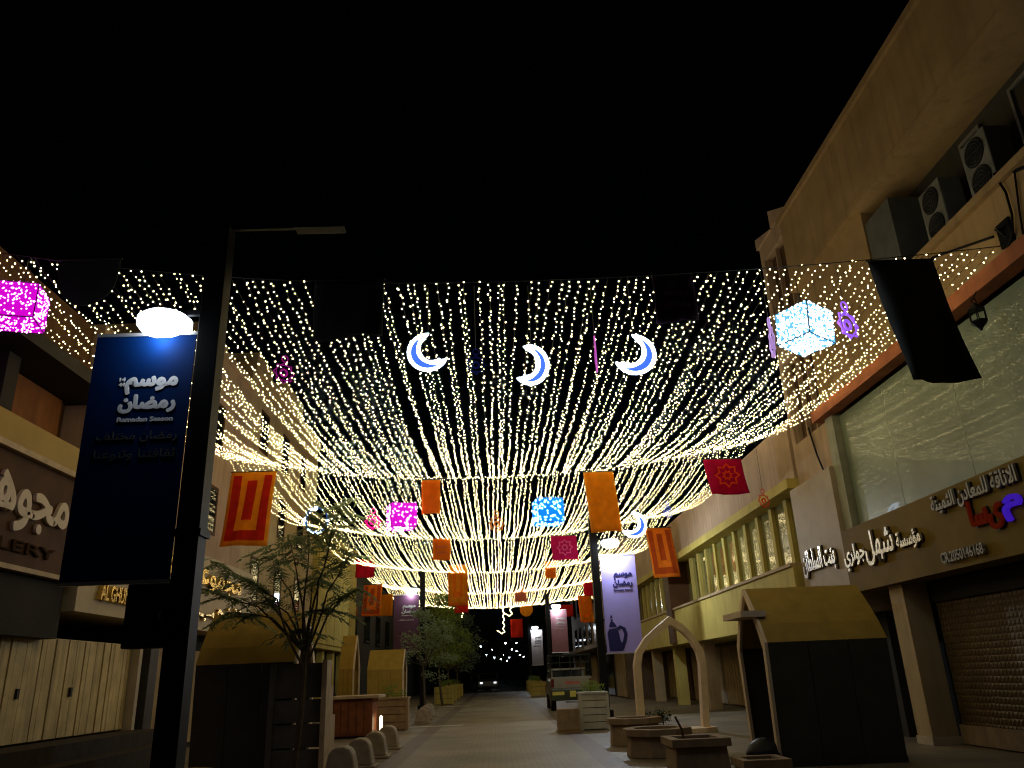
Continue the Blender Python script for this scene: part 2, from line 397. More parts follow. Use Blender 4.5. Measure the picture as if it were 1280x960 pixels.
def flag(label, box, Y, m, pm=None, motif=None, lean=0.0, group=None, drop=None):
    """cloth hung by its top edge: box = pixel x0,y0,x1,y1; lean swings the foot sideways in metres"""
    x0, y0, x1, y1 = box
    a = at_y((x0+x1)/2, y0, Y); b = at_y((x0+x1)/2, y1, Y); wd = (at_y(x1, y0, Y) - at_y(x0, y0, Y)).x; h = a.z - b.z
    cx_ = a.x
    t = thing('hanging_flag', label, 'flag', (cx_, Y, a.z), group)
    nx, nz = 8, 12; ph = random.uniform(0, 6); am = .05*min(1.3, wd)
    def P(s, q, d):                       # s across -1..1, q down 0..1
        return Vector((cx_ + s*wd/2 + lean*q, Y + am*(q*math.sin(2.6*s + 3*q + ph)*2.0 + .45*math.sin(7.5*s + ph*2 + 1.5*q)*(.35+q)) + d, a.z - h*q))
    def sheet_(mb, s0, s1, q0, q1, d0, d1, nx=nx, nz=nz):
        vs = []; 
        for d in (d0, d1):
            for i in range(nx+1):
                for j in range(nz+1): vs.append(P(s0+(s1-s0)*i/nx, q0+(q1-q0)*j/nz, d))
        N = (nx+1)*(nz+1); fs = []
        for i in range(nx):
            for j in range(nz):
                k = i*(nz+1)+j; fs += [(k, k+1, k+nz+2, k+nz+1), (N+k, N+k+nz+1, N+k+nz+2, N+k+1)]
        for i in range(nx):
            k = i*(nz+1); fs += [(k, k+nz+1, N+k+nz+1, N+k), (k+nz, N+k+nz, N+k+2*nz+1, k+2*nz+1)]
        for j in range(nz):
            k = nx*(nz+1)+j; fs += [(j, N+j, N+j+1, j+1), (k, k+1, N+k+1, N+k)]
        mb.add(vs, fs)
    mb = MB(); sheet_(mb, -1, 1, 0, 1, 0, .006); mb.build('cloth', m, t, smooth=True)
    MB().tube([P(-1.04, 0, .003) + Vector((0,0,.012)), P(1.04, 0, .003) + Vector((0,0,.012))], .016, 6).build('top_rod', WIRE, t)
    zc = cable_z(Y, cx_)
    if zc - a.z > .03:
        mb = MB()
        for s in (-.9, .9): mb.tube([P(s, 0, .003), Vector((cx_ + s*wd/2, Y, cable_z(Y, cx_ + s*wd/2)))], .005, 4)
        mb.build('hanging_wire', WIRE, t)
    if motif == 'U':
        mb = MB()
        sheet_(mb, -.86, -.5, .05, .93, -.020, -.016, 3, 10); sheet_(mb, .5, .86, .05, .93, -.020, -.016, 3, 10); sheet_(mb, -.5, .5, .80, .93, -.020, -.016, 4, 3)
        mb.build('border_print', pm, t)
        mb = MB(); sheet_(mb, -.22, .22, .12, .66, -.020, -.016, 3, 8); mb.build('centre_print', pm, t)
    if motif == 'star':
        c = P(0, .5, -.004 - am*2.4); r = min(wd, h)
        mb = MB(); o = star_pts(c, r*.36, r*.26, 8); i_ = star_pts(c, r*.30, r*.20, 8); mb.ring_prism(o, i_, (0, .003, 0))
        o = star_pts(c, r*.17, r*.10, 8, ph=.3); i_ = star_pts(c, r*.11, r*.05, 8, ph=.3); mb.ring_prism(o, i_, (0, .003, 0))
        mb.build('star_print', pm, t)
    if motif == 'text':
        mb = MB(); c = P(-.6, .52, -.004 - am*2.4)
        lettering('موسم', c, (1,0,0), (0,0,1), wd*.6, h*.16, .003, .006, mb); lettering('رمضان', c + Vector((0,0,-h*.22)), (1,0,0), (0,0,1), wd*.6, h*.18, .003, .006, mb)
        mb.build('script_print', pm, t)
    return t
def cable_z(Y, x):
    k = min(range(len(CABLES)), key=lambda i: abs(CABLES[i][0]-Y)); return cable_pt(k, max(XL, min(XR, x))).z
Y1, Y2, Y3, Y4, Y5, Y6 = [c[0] for c in CABLES]
STARP = fabric('red_star_print', (.95, .10, .01)); STARM = fabric('rose_star_print', (.85, .10, .30))
flag('large red and orange flag with a U-shaped border above the street tree', (290, 590, 346, 682), Y2-.05, AMBER, REDC, 'U', -.18)
flag('small plain orange flag on the cable of the amber flag', (527, 600, 550, 642), Y2-.05, ORANGE)
flag('tall amber flag hiding the top of the lamp post', (729, 590, 766, 665), Y2-.05, AMBER, ORANGE, None, .12)
flag('square crimson flag with a red star emblem', (879, 574, 926, 618), Y2-.05, MAGC, STARP, 'star', .1)
flag('small salmon orange flag with white script', (541, 673, 563, 700), Y3-.05, ORANGE, PINKC, 'text')
flag('square magenta flag with a rose star emblem', (688, 670, 720, 700), Y3-.05, MAGC, STARM, 'star', .05)
flag('tall deep orange flag with U-shaped border before the yellow facade', (806, 660, 838, 722), Y3-.05, ORANGE, DORANGE, 'U', .2)
flag('small crimson flag over the street tree', (445, 699, 468, 722), Y4-.05, CRIM)
flag('long orange flag with U-shaped border beside the far lamp post', (560, 706, 584, 757), Y4-.05, ORANGE, AMBER, 'U')
flag('tiny orange flag right of the magenta flag', (681, 702, 694, 723), Y4-.05, ORANGE)
flag('orange flag with dark border by the plum lamp post banner', (455, 731, 478, 770), Y4-.4, ORANGE, DORANGE, 'U', -.1)
flag('small amber flag next to the plum lamp post banner', (475, 743, 491, 770), Y5-.05, AMBER)
flag('short red flag tucked under the long orange flag', (568, 744, 585, 766), Y5-.05, REDC)
flag('small red flag by the upper end of the violet banner', (729, 727, 746, 745), Y5-.05, CRIM)
flag('narrow orange flag left of the violet banner', (722, 745, 739, 778), Y5-.3, ORANGE, AMBER, 'U', .1)
flag('faded salmon flag at the end of the canopy', (643, 737, 658, 752), Y5-.05, PINKC)
flag('red flag hanging over the middle of the road', (638, 774, 653, 797), Y6-.05, REDC)
flag('dull red flag behind the mauve lamp post banner', (700, 756, 716, 771), Y6-.05, REDC)
flag('square dark flag seen from its unlit side beside the first crescent', (394, 351, 480, 422), Y1-.04, DARKC)
flag('dark plum flag with faint script beside the third crescent', (815, 346, 866, 402), Y1-.04, PLUMC, fabric('plum_print', (.16, .06, .14), .02), 'text')
flag('long dark flag showing its unlit side in front of the green glass shopfront', (1085, 326, 1166, 478), Y1-.04, DARKC, None, None, .22)
# round-bottomed dark pennant on the left
a = at_y(76, 326, Y1-.04); b = at_y(150, 326, Y1-.04); lo = at_y(110, 382, Y1-.04)
t = thing('hanging_pennant', 'dark round-bottomed pennant beside the magenta light cube', 'pennant', ((a.x+b.x)/2, Y1-.04, a.z))
mid = (a.x+b.x)/2; hw = (b.x-a.x)/2; h = a.z-lo.z
MB().prism([(mid+hw*math.cos(math.pi*i/16)*(1 if i not in (5, 11) else .9), Y1-.04, a.z-h*.35-h*.65*math.sin(math.pi*i/16)) for i in range(17)] + [(a.x, Y1-.04, a.z), (b.x, Y1-.04, b.z)], (0,.01,0)).build('cloth', DARKC, t)
MB().tube([(a.x-.03, Y1-.035, a.z+.01), (b.x+.03, Y1-.035, a.z+.01)], .016, 6).build('top_rod', WIRE, t)
mb = MB()
for xx in (a.x, b.x): mb.tube([(xx, Y1-.035, a.z+.01), (xx, Y1, cable_z(Y1, xx))], .005, 4)
mb.build('hanging_wire', WIRE, t)
# amber round tag at the far end
p = at_y(658, 762, Y6-.3)
t = thing('hanging_disc', 'round amber disc hanging over the road below the canopy end', 'disc', p)
MB().prism([p + Vector((.55*math.cos(2*math.pi*i/20), 0, .55*math.sin(2*math.pi*i/20))) for i in range(20)], (0,.01,0)).build('disc', AMBER, t)
MB().tube([p + Vector((0,.005,.5)), Vector((p.x, Y6, cable_z(Y6, p.x)))], .008, 4).build('hanging_wire', WIRE, t)

# ================================================================== GLOWING DECORATIONS
CRESW = glow('crescent_tube', (.70, .84, 1.0), 6.0); CRESB = glow('crescent_blue', (.03, .12, .8), 1.0)
def hang(t, p, Y, x2=None):
    MB().tube([p, Vector((x2 if x2 is not None else p.x, Y, cable_z(Y, p.x)))], .005, 4).build('hanging_wire', WIRE, t)
def crescent(label, cpx, rpx, Y, open_ang, squash=1.0):
    c = at_y(*cpx, Y); r = (at_y(cpx[0]+rpx, cpx[1], Y) - c).x
    t = thing('light_crescent', label, 'light decoration', c)
    ca, sa = math.cos(open_ang), math.sin(open_ang)
    def T(x, z): return Vector((c.x + (x*ca - z*sa)*r*squash, Y, c.z + (x*sa + z*ca)*r))
    th = 1.0; n = 22                      # horns at +-th from the opening direction (+x)
    def arcs(ro, off, ri, th):
        outer = [T(ro*math.cos(a), ro*math.sin(a)) for a in [th + (2*math.pi-2*th)*i/n for i in range(n+1)]]
        h = (ro*math.cos(th), ro*math.sin(th)); ph = math.atan2(h[1], h[0]-off); ri = math.hypot(h[0]-off, h[1])
        inner = [T(off + ri*math.cos(a), ri*math.sin(a)) for a in [(2*math.pi-ph) - (2*math.pi-2*ph)*i/n for i in range(n+1)]]
        return outer, inner
    o, i_ = arcs(1, .42, None, th)
    MB().prism([q + Vector((0,.01,0)) for q in o + i_[1:-1]], (0,.02,0)).build('backing', CRESB, t)
    tr = r*.095
    MB().tube(o + i_[1:-1], tr, 6, True).build('tube_light', CRESW, t)
    o2, i2 = arcs(.80, .30, None, th + .12)
    sh = Vector((-.06*r*ca, -.02, -.06*r*sa))
    MB().tube([q + sh for q in i2], tr*.9, 6).build('inner_tube_light', CRESW, t)
    top = max(o, key=lambda q: q.z); hang(t, top, Y)
    return t
crescent('white glowing crescent opening up to the right, beside the square dark flag', (535, 440), 24, Y1+.15, math.radians(32))
crescent('white glowing crescent opening to the left, middle one of three', (663, 456), 25, Y1+.15, math.radians(165), .85)
crescent('white glowing crescent opening up to the left, beside the plum flag', (793, 443), 25, Y1+.15, math.radians(147))
crescent('far white glowing crescent right of the amber flag', (792, 656), 15, Y2+.15, math.radians(150))
def cube_light(label, cpx, half, Y, body, body_s, dots, dots_s, n, rot, tilt=0):
    c = at_y(*cpx, Y); r = (at_y(cpx[0]+half, cpx[1], Y) - c).x/(math.cos(rot)+math.sin(rot)); hz = r*.92
    t = thing('light_cube', label, 'light decoration', c)
    R = Matrix.Rotation(rot, 3, 'Z') @ Matrix.Rotation(tilt, 3, 'Y')
    V = [c + R @ Vector((sx*r, sy*r, sz*hz)) for sz in (-1,1) for sx, sy in ((-1,-1),(1,-1),(1,1),(-1,1))]
    MB().add(V, [(0,3,2,1),(4,5,6,7),(0,1,5,4),(1,2,6,5),(2,3,7,6),(3,0,4,7)]).build('cover', glow('cube_body_%d' % len(MATS), body, body_s), t)
    mb = MB()
    for i, j in ((0,1),(1,2),(2,3),(3,0),(4,5),(5,6),(6,7),(7,4),(0,4),(1,5),(2,6),(3,7)): mb.tube([V[i], V[j]], .009, 4)
    mb.build('frame', WIRE, t)
    mb = MB()
    for i in range(n):
        f = random.choice(((0,1),(0,-1),(1,1),(1,-1),(2,1),(2,-1))); q = [random.uniform(-.95,.95)*r, random.uniform(-.95,.95)*r, random.uniform(-.95,.95)*hz]
        q[f[0]] = f[1]*(hz if f[0] == 2 else r)*1.02
        bulb(mb, c + R @ Vector(q), random.uniform(.011,.02)*(1 if Y < 15 else 1.7), False)
    mb.build('pixel_lights', glow('cube_dots_%d' % len(MATS), dots, dots_s*.8), t, kind='stuff')
    hang(t, c + Vector((0,0,hz)), Y)
cube_light('magenta glowing cube of tiny lights beside the dark pennant', (24, 384), 31, Y1+.1, (.80,.0,.75), .6, (1,.35,1), 6, 560, .25)
cube_light('icy white glowing cube of tiny lights in front of the tall facade', (1006, 411), 33, Y1+.1, (.15,.55,.95), .8, (.85,.97,1), 9, 1500, .55, .12)
cube_light('far magenta glowing cube under the second light cable', (502, 646), 20, Y2+.1, (.75,.0,.62), .7, (1,.4,.95), 6, 300, .3)
cube_light('far blue glowing cube over the middle of the road', (685, 640), 19, Y2+.1, (.0,.16,1.0), 1.1, (.35,.9,1), 7, 300, .2)
def star_pendant(label, cpx, rpx, Y, col, s, turn=0.0, lit=True):
    c = at_y(*cpx, Y); r = (at_y(cpx[0]+rpx, cpx[1], Y) - c).x
    t = thing('star_pendant', label, 'light decoration', c)
    u = (math.cos(turn), math.sin(turn), 0)
    m = glow('pendant_%d' % len(MATS), col, s, base=col)
    mb = MB(); d = Vector((-math.sin(turn)*.02, .02*math.cos(turn), 0))
    for rot in (0, math.pi/4):
        q = [c + (Vector(u)*math.cos(rot+math.pi/2*i) + Vector((0,0,1))*math.sin(rot+math.pi/2*i))*r for i in range(4)]
        mb.tube(q, r*.07, 5, True)
    mb.build('star_frame', m, t)
    mb = MB(); mb.ring_prism(star_pts(c, r*.42, r*.42, 6, u), star_pts(c, r*.22, r*.22, 6, u), d); mb.build('centre_ring', m, t)
    top = c + Vector((0,0,r*1.35))
    MB().tube([top + (Vector(u)*math.cos(a) + Vector((0,0,1))*math.sin(a))*r*.3 for a in [2*math.pi*i/12 for i in range(12)]], r*.06, 5, True).build('hanging_loop', m, t)
    hang(t, top + Vector((0,0,r*.3)), Y)
star_pendant('violet glowing star pendant beside the icy white cube', (1060, 406), 19, Y1+.1, (.30,.10,.85), .75, .5)
star_pendant('dim magenta star pendant left of the square dark flag', (355, 466), 14, Y1+3.2, (.22,.01,.20), .25, .7)
star_pendant('dark navy star pendant between two crescents', (595, 456), 13, Y1+.1, (.005,.01,.07), .15, .2)
star_pendant('thin pink star pendant turned edge-on beside the third crescent', (745, 448), 18, Y1+.1, (.45,.08,.40), .55, 1.42)
star_pendant('pale violet star pendant turned edge-on beside the icy white cube', (965, 428), 20, Y1+.1, (.40,.25,.55), .6, 1.35)
star_pendant('magenta glowing star pendant beside the far magenta cube', (466, 652), 10, Y2+.1, (.85,.01,.25), .9, .3)
star_pendant('orange star pendant over the middle of the road', (621, 655), 10, Y2+.1, (.40,.10,.02), .35, .3)
star_pendant('small blue star pendant left of the yellow facade', (835, 640), 8, Y2+.1, (.10,.12,.45), .4, .6)
star_pendant('red star pendant in front of the window band cornice', (955, 626), 9, 20.6, (.50,.05,.02), .12, .4)
# ring of pale blue bulbs in the street tree
c = at_y(396, 650, Y2+.1); t = thing('light_wreath', 'wreath of pale blue bulbs glowing behind the street tree', 'light decoration', c)
ring = [c + Vector((.31*math.cos(a), 0, .36*math.sin(a))) for a in [2*math.pi*i/24 for i in range(24)]]
MB().tube(ring, .035, 5, True).build('ring', glow('wreath_ring', (.02,.10,.35), .6), t)
mb = MB()
for i in range(40):
    a = random.uniform(.9, 2*math.pi); rr = random.uniform(.26,.36); bulb(mb, c + Vector((rr*math.cos(a), -.04, rr*1.15*math.sin(a))), random.uniform(.02,.035), False)
mb.build('bulbs', glow('wreath_bulb', (.55,.85,1), 7), t, kind='stuff'); hang(t, c + Vector((0,0,.4)), Y2)

# ================================================================== BUILDINGS, RIGHT SIDE
UR, UL, UZ = (0,-1,0), (0,1,0), (0,0,1)     # reading direction on the right facade / left facade
A = thing('corner_shop_building', 'tall tan building with green glass storey over a bronze shop fascia', 'building', (8, 12, 0))
# upper wall with a recess for the condensers
mb = MB()
mb.box(8.0, 16, 2, 17.75, 7.12, 8.45)           # below recess
mb.box(8.0, 16, 14.2, 17.75, 8.45, 10.42)       # beyond recess
mb.box(7.86, 16, 2, 17.9, 10.42, 12.45)         # projecting parapet
mb.build('wall', TANW, A)
MB().box(8.75, 16, 2, 14.2, 8.45, 10.42).build('recess_wall', mat('recess_shade', (.06,.055,.045), .8, .2, 2, stain=.3), A)  # back wall coloured dark to stand for the shade in the recess
MB().box(7.78, 16.1, 1.9, 17.98, 12.45, 12.6).build('coping', TANW, A)
MB().box(7.80, 7.86, 2, 17.9, 10.42, 10.56).build('drip_moulding', TANW, A)
MB().box(7.90, 8.0, 2, 14.2, 8.30, 8.44).build('recess_sill', TANW, A)
for y0, y1 in ((11.08, 11.7), (9.35, 10.25), (7.2, 8.1)):
    wi = MB().box(8.70, 8.76, y0, y1, 8.5, 10.2).build('window', DGLASS, A)
    MB().ring_prism([(8.66,y0,8.5),(8.66,y1,8.5),(8.66,y1,10.2),(8.66,y0,10.2)], [(8.66,y0+.06,8.56),(8.66,y1-.06,8.56),(8.66,y1-.06,10.14),(8.66,y0+.06,10.14)], (.05,0,0)).build('window_frame', GREYM, wi)
MB().box(8.02, 8.74, 13.15, 14.15, 8.5, 10.1).build('blank_panel', mat('grey_sheet', (.12,.125,.115), .6, .15, 3, stain=.2), A)
MB().box(7.70, 8.0, 2, 17.75, 6.86, 7.12).build('ledge', REDL, A)
MB().box(8.30, 16, 2, 17.4, 2.9, 6.86).build('storey_core', DARKW, A)
ys = [3.0, 5.4, 7.8, 10.2, 12.6, 15.0, 17.05]
gl = MB().box(8.12, 8.26, 2, 17.1, 4.2, 6.8).build('glass_backing', DARKW, A)
for y0, y1 in zip(ys, ys[1:]):
    MB().box(8.05, 8.12, y0+.004, y1-.004, 4.22, 6.8).build('glass_pane', GLASSG, gl)
MB().box(7.90, 8.3, 17.1, 17.5, 2.9, 6.86).build('frame_post', mat('grey_green_post', (.34,.34,.24), .7, .15, 3, stain=.4), A)
fa = MB().box(7.72, 8.29, 4, 17.35, 2.88, 4.2).build('sign_fascia', BRONZE, A)
ar = 7.72
def rsign(s, p0, p1, hgt, m, name='letters', bold=.012, depth=.05, par=None, X=7.72, dark=True):
    """letters on the right facade between pixel p0 (left end, baseline) and p1 (right end)"""
    a = at_x(*p0, X); b = at_x(*p1, X); z = (a.z+b.z)/2
    if dark: lettering(s, (X, a.y, z), UR, UZ, a.y-b.y, hgt, depth*.72, bold*1.9).build('letter_edge', LETD, par)
    return lettering(s, (X-depth*.5, a.y, z), UR, UZ, a.y-b.y, hgt, depth, bold).build(name, m, par)
rsign('مؤسسة', (1128, 691), (1157, 680), .34, LETS, par=fa)
rsign('شهل', (1090, 710), (1124, 694), .66, LETS, par=fa)
rsign('جولري', (1063, 716), (1088, 706), .52, LETS, par=fa)
rsign('الاناقة للمعادن الثمينة', (1172, 646), (1279, 606), .33, mat('grey_letter', (.36,.33,.27), .4, .1, 5), par=fa, bold=.008)
rsign('CR.2050146168', (1183, 704), (1236, 692), .17, mat('grey_letter', (.3,.3,.3)), par=fa, bold=.002, dark=False)
NEONR = glow('red_sign_lamp', (.9,.06,.01), .025, base=(.09,.015,.008)); NEONB = glow('blue_sign_lamp', (.10,.02,1), .22)
rsign('ىسا', (1222, 668), (1262, 657), .52, NEONR, par=fa, bold=.014)
rsign('م', (1264, 656), (1284, 640), .34, NEONB, par=fa, bold=.016, dark=False)
# shopfront under the fascia
MB().box(8.55, 16, 2, 17.4, 0, 2.86).build('shopfront_core', DARKW, A)
MB().box(7.92, 8.42, 15.55, 16.1, 0, 2.88).build('pillar', CREAM, A, bevel=.01)
MB().box(7.90, 8.44, 15.53, 16.12, 0, .14).build('pillar_base', PALE, A)
MB().box(8.43, 8.55, 9.6, 15.5, .02, .34).build('shutter_sill', STONE, A)
def honey():
    m = mat('honeycomb_shutter', (.15,.105,.05), .4, .2, 2, metal=.3)
    nt = m.node_tree; b = nt.nodes['Principled BSDF']; tc = nt.nodes.new('ShaderNodeTexCoord')
    v = nt.nodes.new('ShaderNodeTexVoronoi'); v.feature = 'DISTANCE_TO_EDGE'; v.inputs['Scale'].default_value = 9; v.inputs['Randomness'].default_value = .12
    nt.links.new(tc.outputs['Object'], v.inputs['Vector'])
    bp = nt.nodes.new('ShaderNodeBump'); bp.inputs['Strength'].default_value = 1; bp.inputs['Distance'].default_value = .06
    nt.links.new(v.outputs['Distance'], bp.inputs['Height']); nt.links.new(bp.outputs[0], b.inputs['Normal'])
    return m
sh = MB().box(8.47, 8.55, 11.0, 15.45, .34, 2.5).build('roller_shutter', honey(), A)
MB().box(8.40, 8.55, 11.0, 15.45, 2.5, 2.86).build('shutter_housing', DARKW, A)
# dark rounded arch of the next entrance
prof = [(8.3, 9.2, 0), (8.3, 9.2, 2.0)] + [(8.3, 10.2 - math.cos(a)*1.0, 2.0 + .8*math.sin(a)) for a in [math.pi/2*i/8 for i in range(1, 9)]] + [(8.3, 10.75, 2.86), (8.3, 10.75, 0)]
MB().prism(prof, (.2,0,0)).build('entrance_arch', mat('grey_arch', (.16,.15,.12), .6, .2, 3), A)
# condensers in the recess
def condenser(y, label):
    t = thing('air_conditioner', label, 'air conditioner', (8.35, y, 8.45), 'outdoor air conditioners in the wall recess')
    body = MB().box(8.16, 8.58, y, y+.68, 8.5, 9.6).build('cabinet', mat('shaded_enamel', (.20,.20,.18), .6, .2, 3, stain=.5), t, bevel=.02)  # enamel colour darkened for the recess shade, stains on top
    for z in (8.78, 9.31):
        MB().prism([(8.155, y+.34+.25*math.cos(2*math.pi*i/24), z+.25*math.sin(2*math.pi*i/24)) for i in range(24)], (-.012,0,0)).build('fan_opening', mat('fan_black', (.012,.012,.012), .6), t)
        mb = MB()
        for rr in (.09,.155,.22): mb.tube([(8.135, y+.34+rr*math.cos(2*math.pi*i/16), z+rr*math.sin(2*math.pi*i/16)) for i in range(16)], .004, 4, True)
        mb.tube([(8.135, y+.09, z), (8.135, y+.59, z)], .004, 4); mb.tube([(8.135, y+.34, z-.25), (8.135, y+.34, z+.25)], .004, 4)
        mb.build('fan_guard', mat('guard_grey', (.07,.07,.065), .6), t)
    MB().box(8.2, 8.3, y+.06, y+.16, 8.44, 8.5).build('foot', GREYM, t); MB().box(8.2, 8.3, y+.52, y+.62, 8.44, 8.5).build('foot', GREYM, t)
condenser(11.75, 'twin-fan outdoor air conditioner next to the blank grey panel')
condenser(10.35, 'twin-fan outdoor air conditioner between two dark windows')
# bracket and loose cables at the anchor
t = thing('cable_bracket', 'dark steel bracket holding the light cable on the tall facade', 'bracket', (8.0, 10.9, 7.6))
MB().tube([(8.02, 10.3, 7.45), (7.86, 10.32, 7.62), (8.25, 10.28, 7.62)], .03, 6).tube([(7.99, 12.2, 8.2), (7.85, 10.4, 7.55)], .022, 6).build('arm', POLE, t)
MB().box(7.96, 8.02, 10.15, 10.45, 7.35, 7.75).build('wall_plate', POLE, t)
t = thing('wall_cable', 'loose black cable looping down the tall tan facade', 'cable', (7.95, 10, 8))
MB().tube([at_x(*q, 7.95) for q in ((1243,218),(1257,240),(1265,268),(1266,292),(1256,322),(1242,336))], .02, 6).build('strand', POLE, t)
MB().tube([at_x(*q, 7.97) for q in ((1268,214),(1274,262),(1283,318))], .016, 6).build('strand', POLE, t)
MB().tube([at_x(*q, 7.99) for q in ((1243,218),(1256,213),(1268,214),(1290,205))], .03, 6).build('strand', POLE, t)
# hanging lantern
c = at_x(1222, 394, 7.62)
t = thing('hanging_lantern', 'black metal lantern hanging under the red ledge', 'lantern', c)
z = c.z
mb = MB(); mb.lathe([(.02,.20),(.12,.10),(.13,.08)], c, 6); mb.build('cap', POLE, t)
mb = MB(); mb.lathe([(.015,-.26),(.05,-.2),(.13,-.12),(.13,-.10)], c, 6); mb.build('base', POLE, t)
mb = MB()
for i in range(6):
    a = math.pi/3*i; mb.tube([c + Vector((.12*math.cos(a), .12*math.sin(a), -.11)), c + Vector((.12*math.cos(a), .12*math.sin(a), .09))], .01, 4)
mb.build('cage_bars', POLE, t)
mb = MB(); mb.tube([c + Vector((.04*math.cos(a), 0, .24+.045*math.sin(a))) for a in [2*math.pi*i/10 for i in range(10)]], .01, 4, True); mb.build('ring', POLE, t)
MB().tube([c + Vector((0,0,.28)), (c.x+.1, c.y, 6.9)], .008, 4).build('chain', POLE, t)

# second building: narrow, with brown slatted windows
B = thing('narrow_building', 'narrow cream building with tall brown window strips beside the tan one', 'building', (8, 19, 0))
mb = MB(); mb.box(8.12, 16, 17.76, 20.2, 5.75, 6.95); mb.box(8.12, 16, 17.76, 18.0, 6.95, 13.0)
mb.box(8.12, 16, 19.95, 20.2, 6.95, 13.0); mb.box(8.45, 16, 18.0, 19.95, 6.95, 13.0); mb.box(8.12, 8.45, 18.0, 19.95, 9.2, 10.2)
mb.box(8.12, 8.45, 18.0, 19.95, 12.5, 13.0); mb.build('wall', PINKW, B)
MB().prism([(8.05,17.9,13.0),(8.05,19.0,13.0),(8.05,19.0,13.55)], (.4,0,0)).prism([(8.05,19.05,13.0),(8.05,20.25,13.0),(8.05,20.25,13.35)], (.4,0,0)).build('parapet', PINKW, B)
SLAT = mat('brown_window_strip', (.10,.055,.03), .3, .2, 3)
for z0, z1 in ((6.97, 9.18), (10.22, 12.48)):
    for i in range(3):
        y0 = 18.03 + .645*i
        wi = MB().box(8.34, 8.44, y0, y0+.58, z0, z1).build('window', SLAT, B)
        MB().box(8.2, 8.33, y0+.585, y0+.64, z0, z1).build('window_mullion', PINKW, wi)
pa = MB().box(7.80, 16, 17.52, 20.1, 2.5, 5.74).build('sign_panel', mat('white_sign_panel', (.44,.35,.24), .6, .08, 2), B)
rsign('بنت السلطان', (1010, 722), (1050, 712), .62, LETS, par=pa, X=7.80, bold=.015)
for yy in (17.75, 16.9): MB().box(7.62, 7.74 if yy < 17 else 7.80, yy, yy+.1, 2.62, 2.76).build('sign_floodlight', LETD, pa)
MB().box(8.4, 16, 17.42, 20.15, 0, 2.49).build('ground_storey', DARKW, B)
MB().tube([(8.08, 18.9, 7.1), (8.05, 18.6, 6.3), (8.02, 18.3, 5.8)], .025, 5).build('drain_pipe', POLE, B)

# third building: long two-storey block with columned window band
Cb = thing('arcade_building', 'long yellow two-storey block with a columned window band above shuttered shops', 'building', (8, 33, 0))
MB().box(8.45, 18, 20.25, 47, 2.45, 7.7).build('wall', YELLW, Cb)
MB().box(8.05, 8.45, 20.25, 47, 6.12, 7.7).build('parapet', PINKW, Cb)
MB().box(7.82, 8.45, 20.25, 47, 5.86, 6.12).build('cornice', YELLW, Cb)
MB().box(7.62, 8.45, 20.25, 47, 2.45, 3.84).build('spandrel', YELLW, Cb)
MB().box(7.56, 8.0, 20.25, 47, 3.84, 3.92).build('window_sill', CREAM, Cb)
y = 20.4; i = 0
BANDG = mat('band_glass', (.20,.19,.06), .10, .3, .8, .12, 2.5, spec=.9, coat=.8)
while y < 46:
    MB().box(8.36, 8.44, y+.28, y+1.3, 3.93, 5.85).build('window_pane', BANDG, Cb)
    MB().box(8.26, 8.44, y, y+.24, 3.93, 5.85).build('column', YELLW, Cb)
    y += 1.3
MB().box(7.5, 8.44, 34.6, 35.6, 2.5, 5.85).build('pier', BROWN, Cb)
MB().box(9.6, 18, 20.25, 47, 0, 2.45).build('shop_wall', mat('shop_wall_dark', (.16,.13,.09), .8, .2, 2), Cb)
for j in range(5): MB().box(7.95, 8.4, 21.2+5.2*j, 21.7+5.2*j, 0, 2.45).build('shop_pillar', [CREAM, YELLW][j % 2], Cb)
for j in range(9):
    y0 = 20.9 + 2.85*j
    s_ = MB().box(9.50, 9.59, y0, y0+2.4, .05, 2.3).build('shop_shutter', [SHUT2, mat('white_shopfront', (.55,.47,.36), .6, .1, 3), SHUT2, BROWN][j % 4], Cb)
    for k in range(6): MB().box(9.47, 9.50, y0+.02+.4*k, y0+.36+.4*k, .08, 2.25).build('shutter_leaf', [SHUT2, MATS['white_shopfront'], SHUT2, BROWN][j % 4], s_)

# further block in the dark
D = thing('dim_shop_building', 'dim brown shop building behind the pickup truck', 'building', (8, 58, 0))
DIMW = mat('dim_brown_wall', (.17,.12,.085), .85, .2, 1.5, stain=.4)
MB().box(7.4, 18, 47.1, 80, 0, 9).build('wall', DIMW, D)
for j in range(8):
    for z0 in (3.6, 6.3):
        wi = MB().box(7.34, 7.39, 48.5+3.8*j, 50.3+3.8*j, z0, z0+1.6).build('window', DGLASS, D)
        MB().box(7.25, 7.39, 48.4+3.8*j, 50.4+3.8*j, z0-.12, z0-.01).build('window_sill', DIMW, wi)
for j in range(7): MB().box(7.30, 7.39, 48+4.4*j, 51.2+4.4*j, .1, 2.7).build('shopfront', [SHUT2, DGLASS, SHUT2][j % 3], D)
MB().box(6.2, 7.39, 47.2, 79.9, 2.95, 3.2).build('awning', DIMW, D)

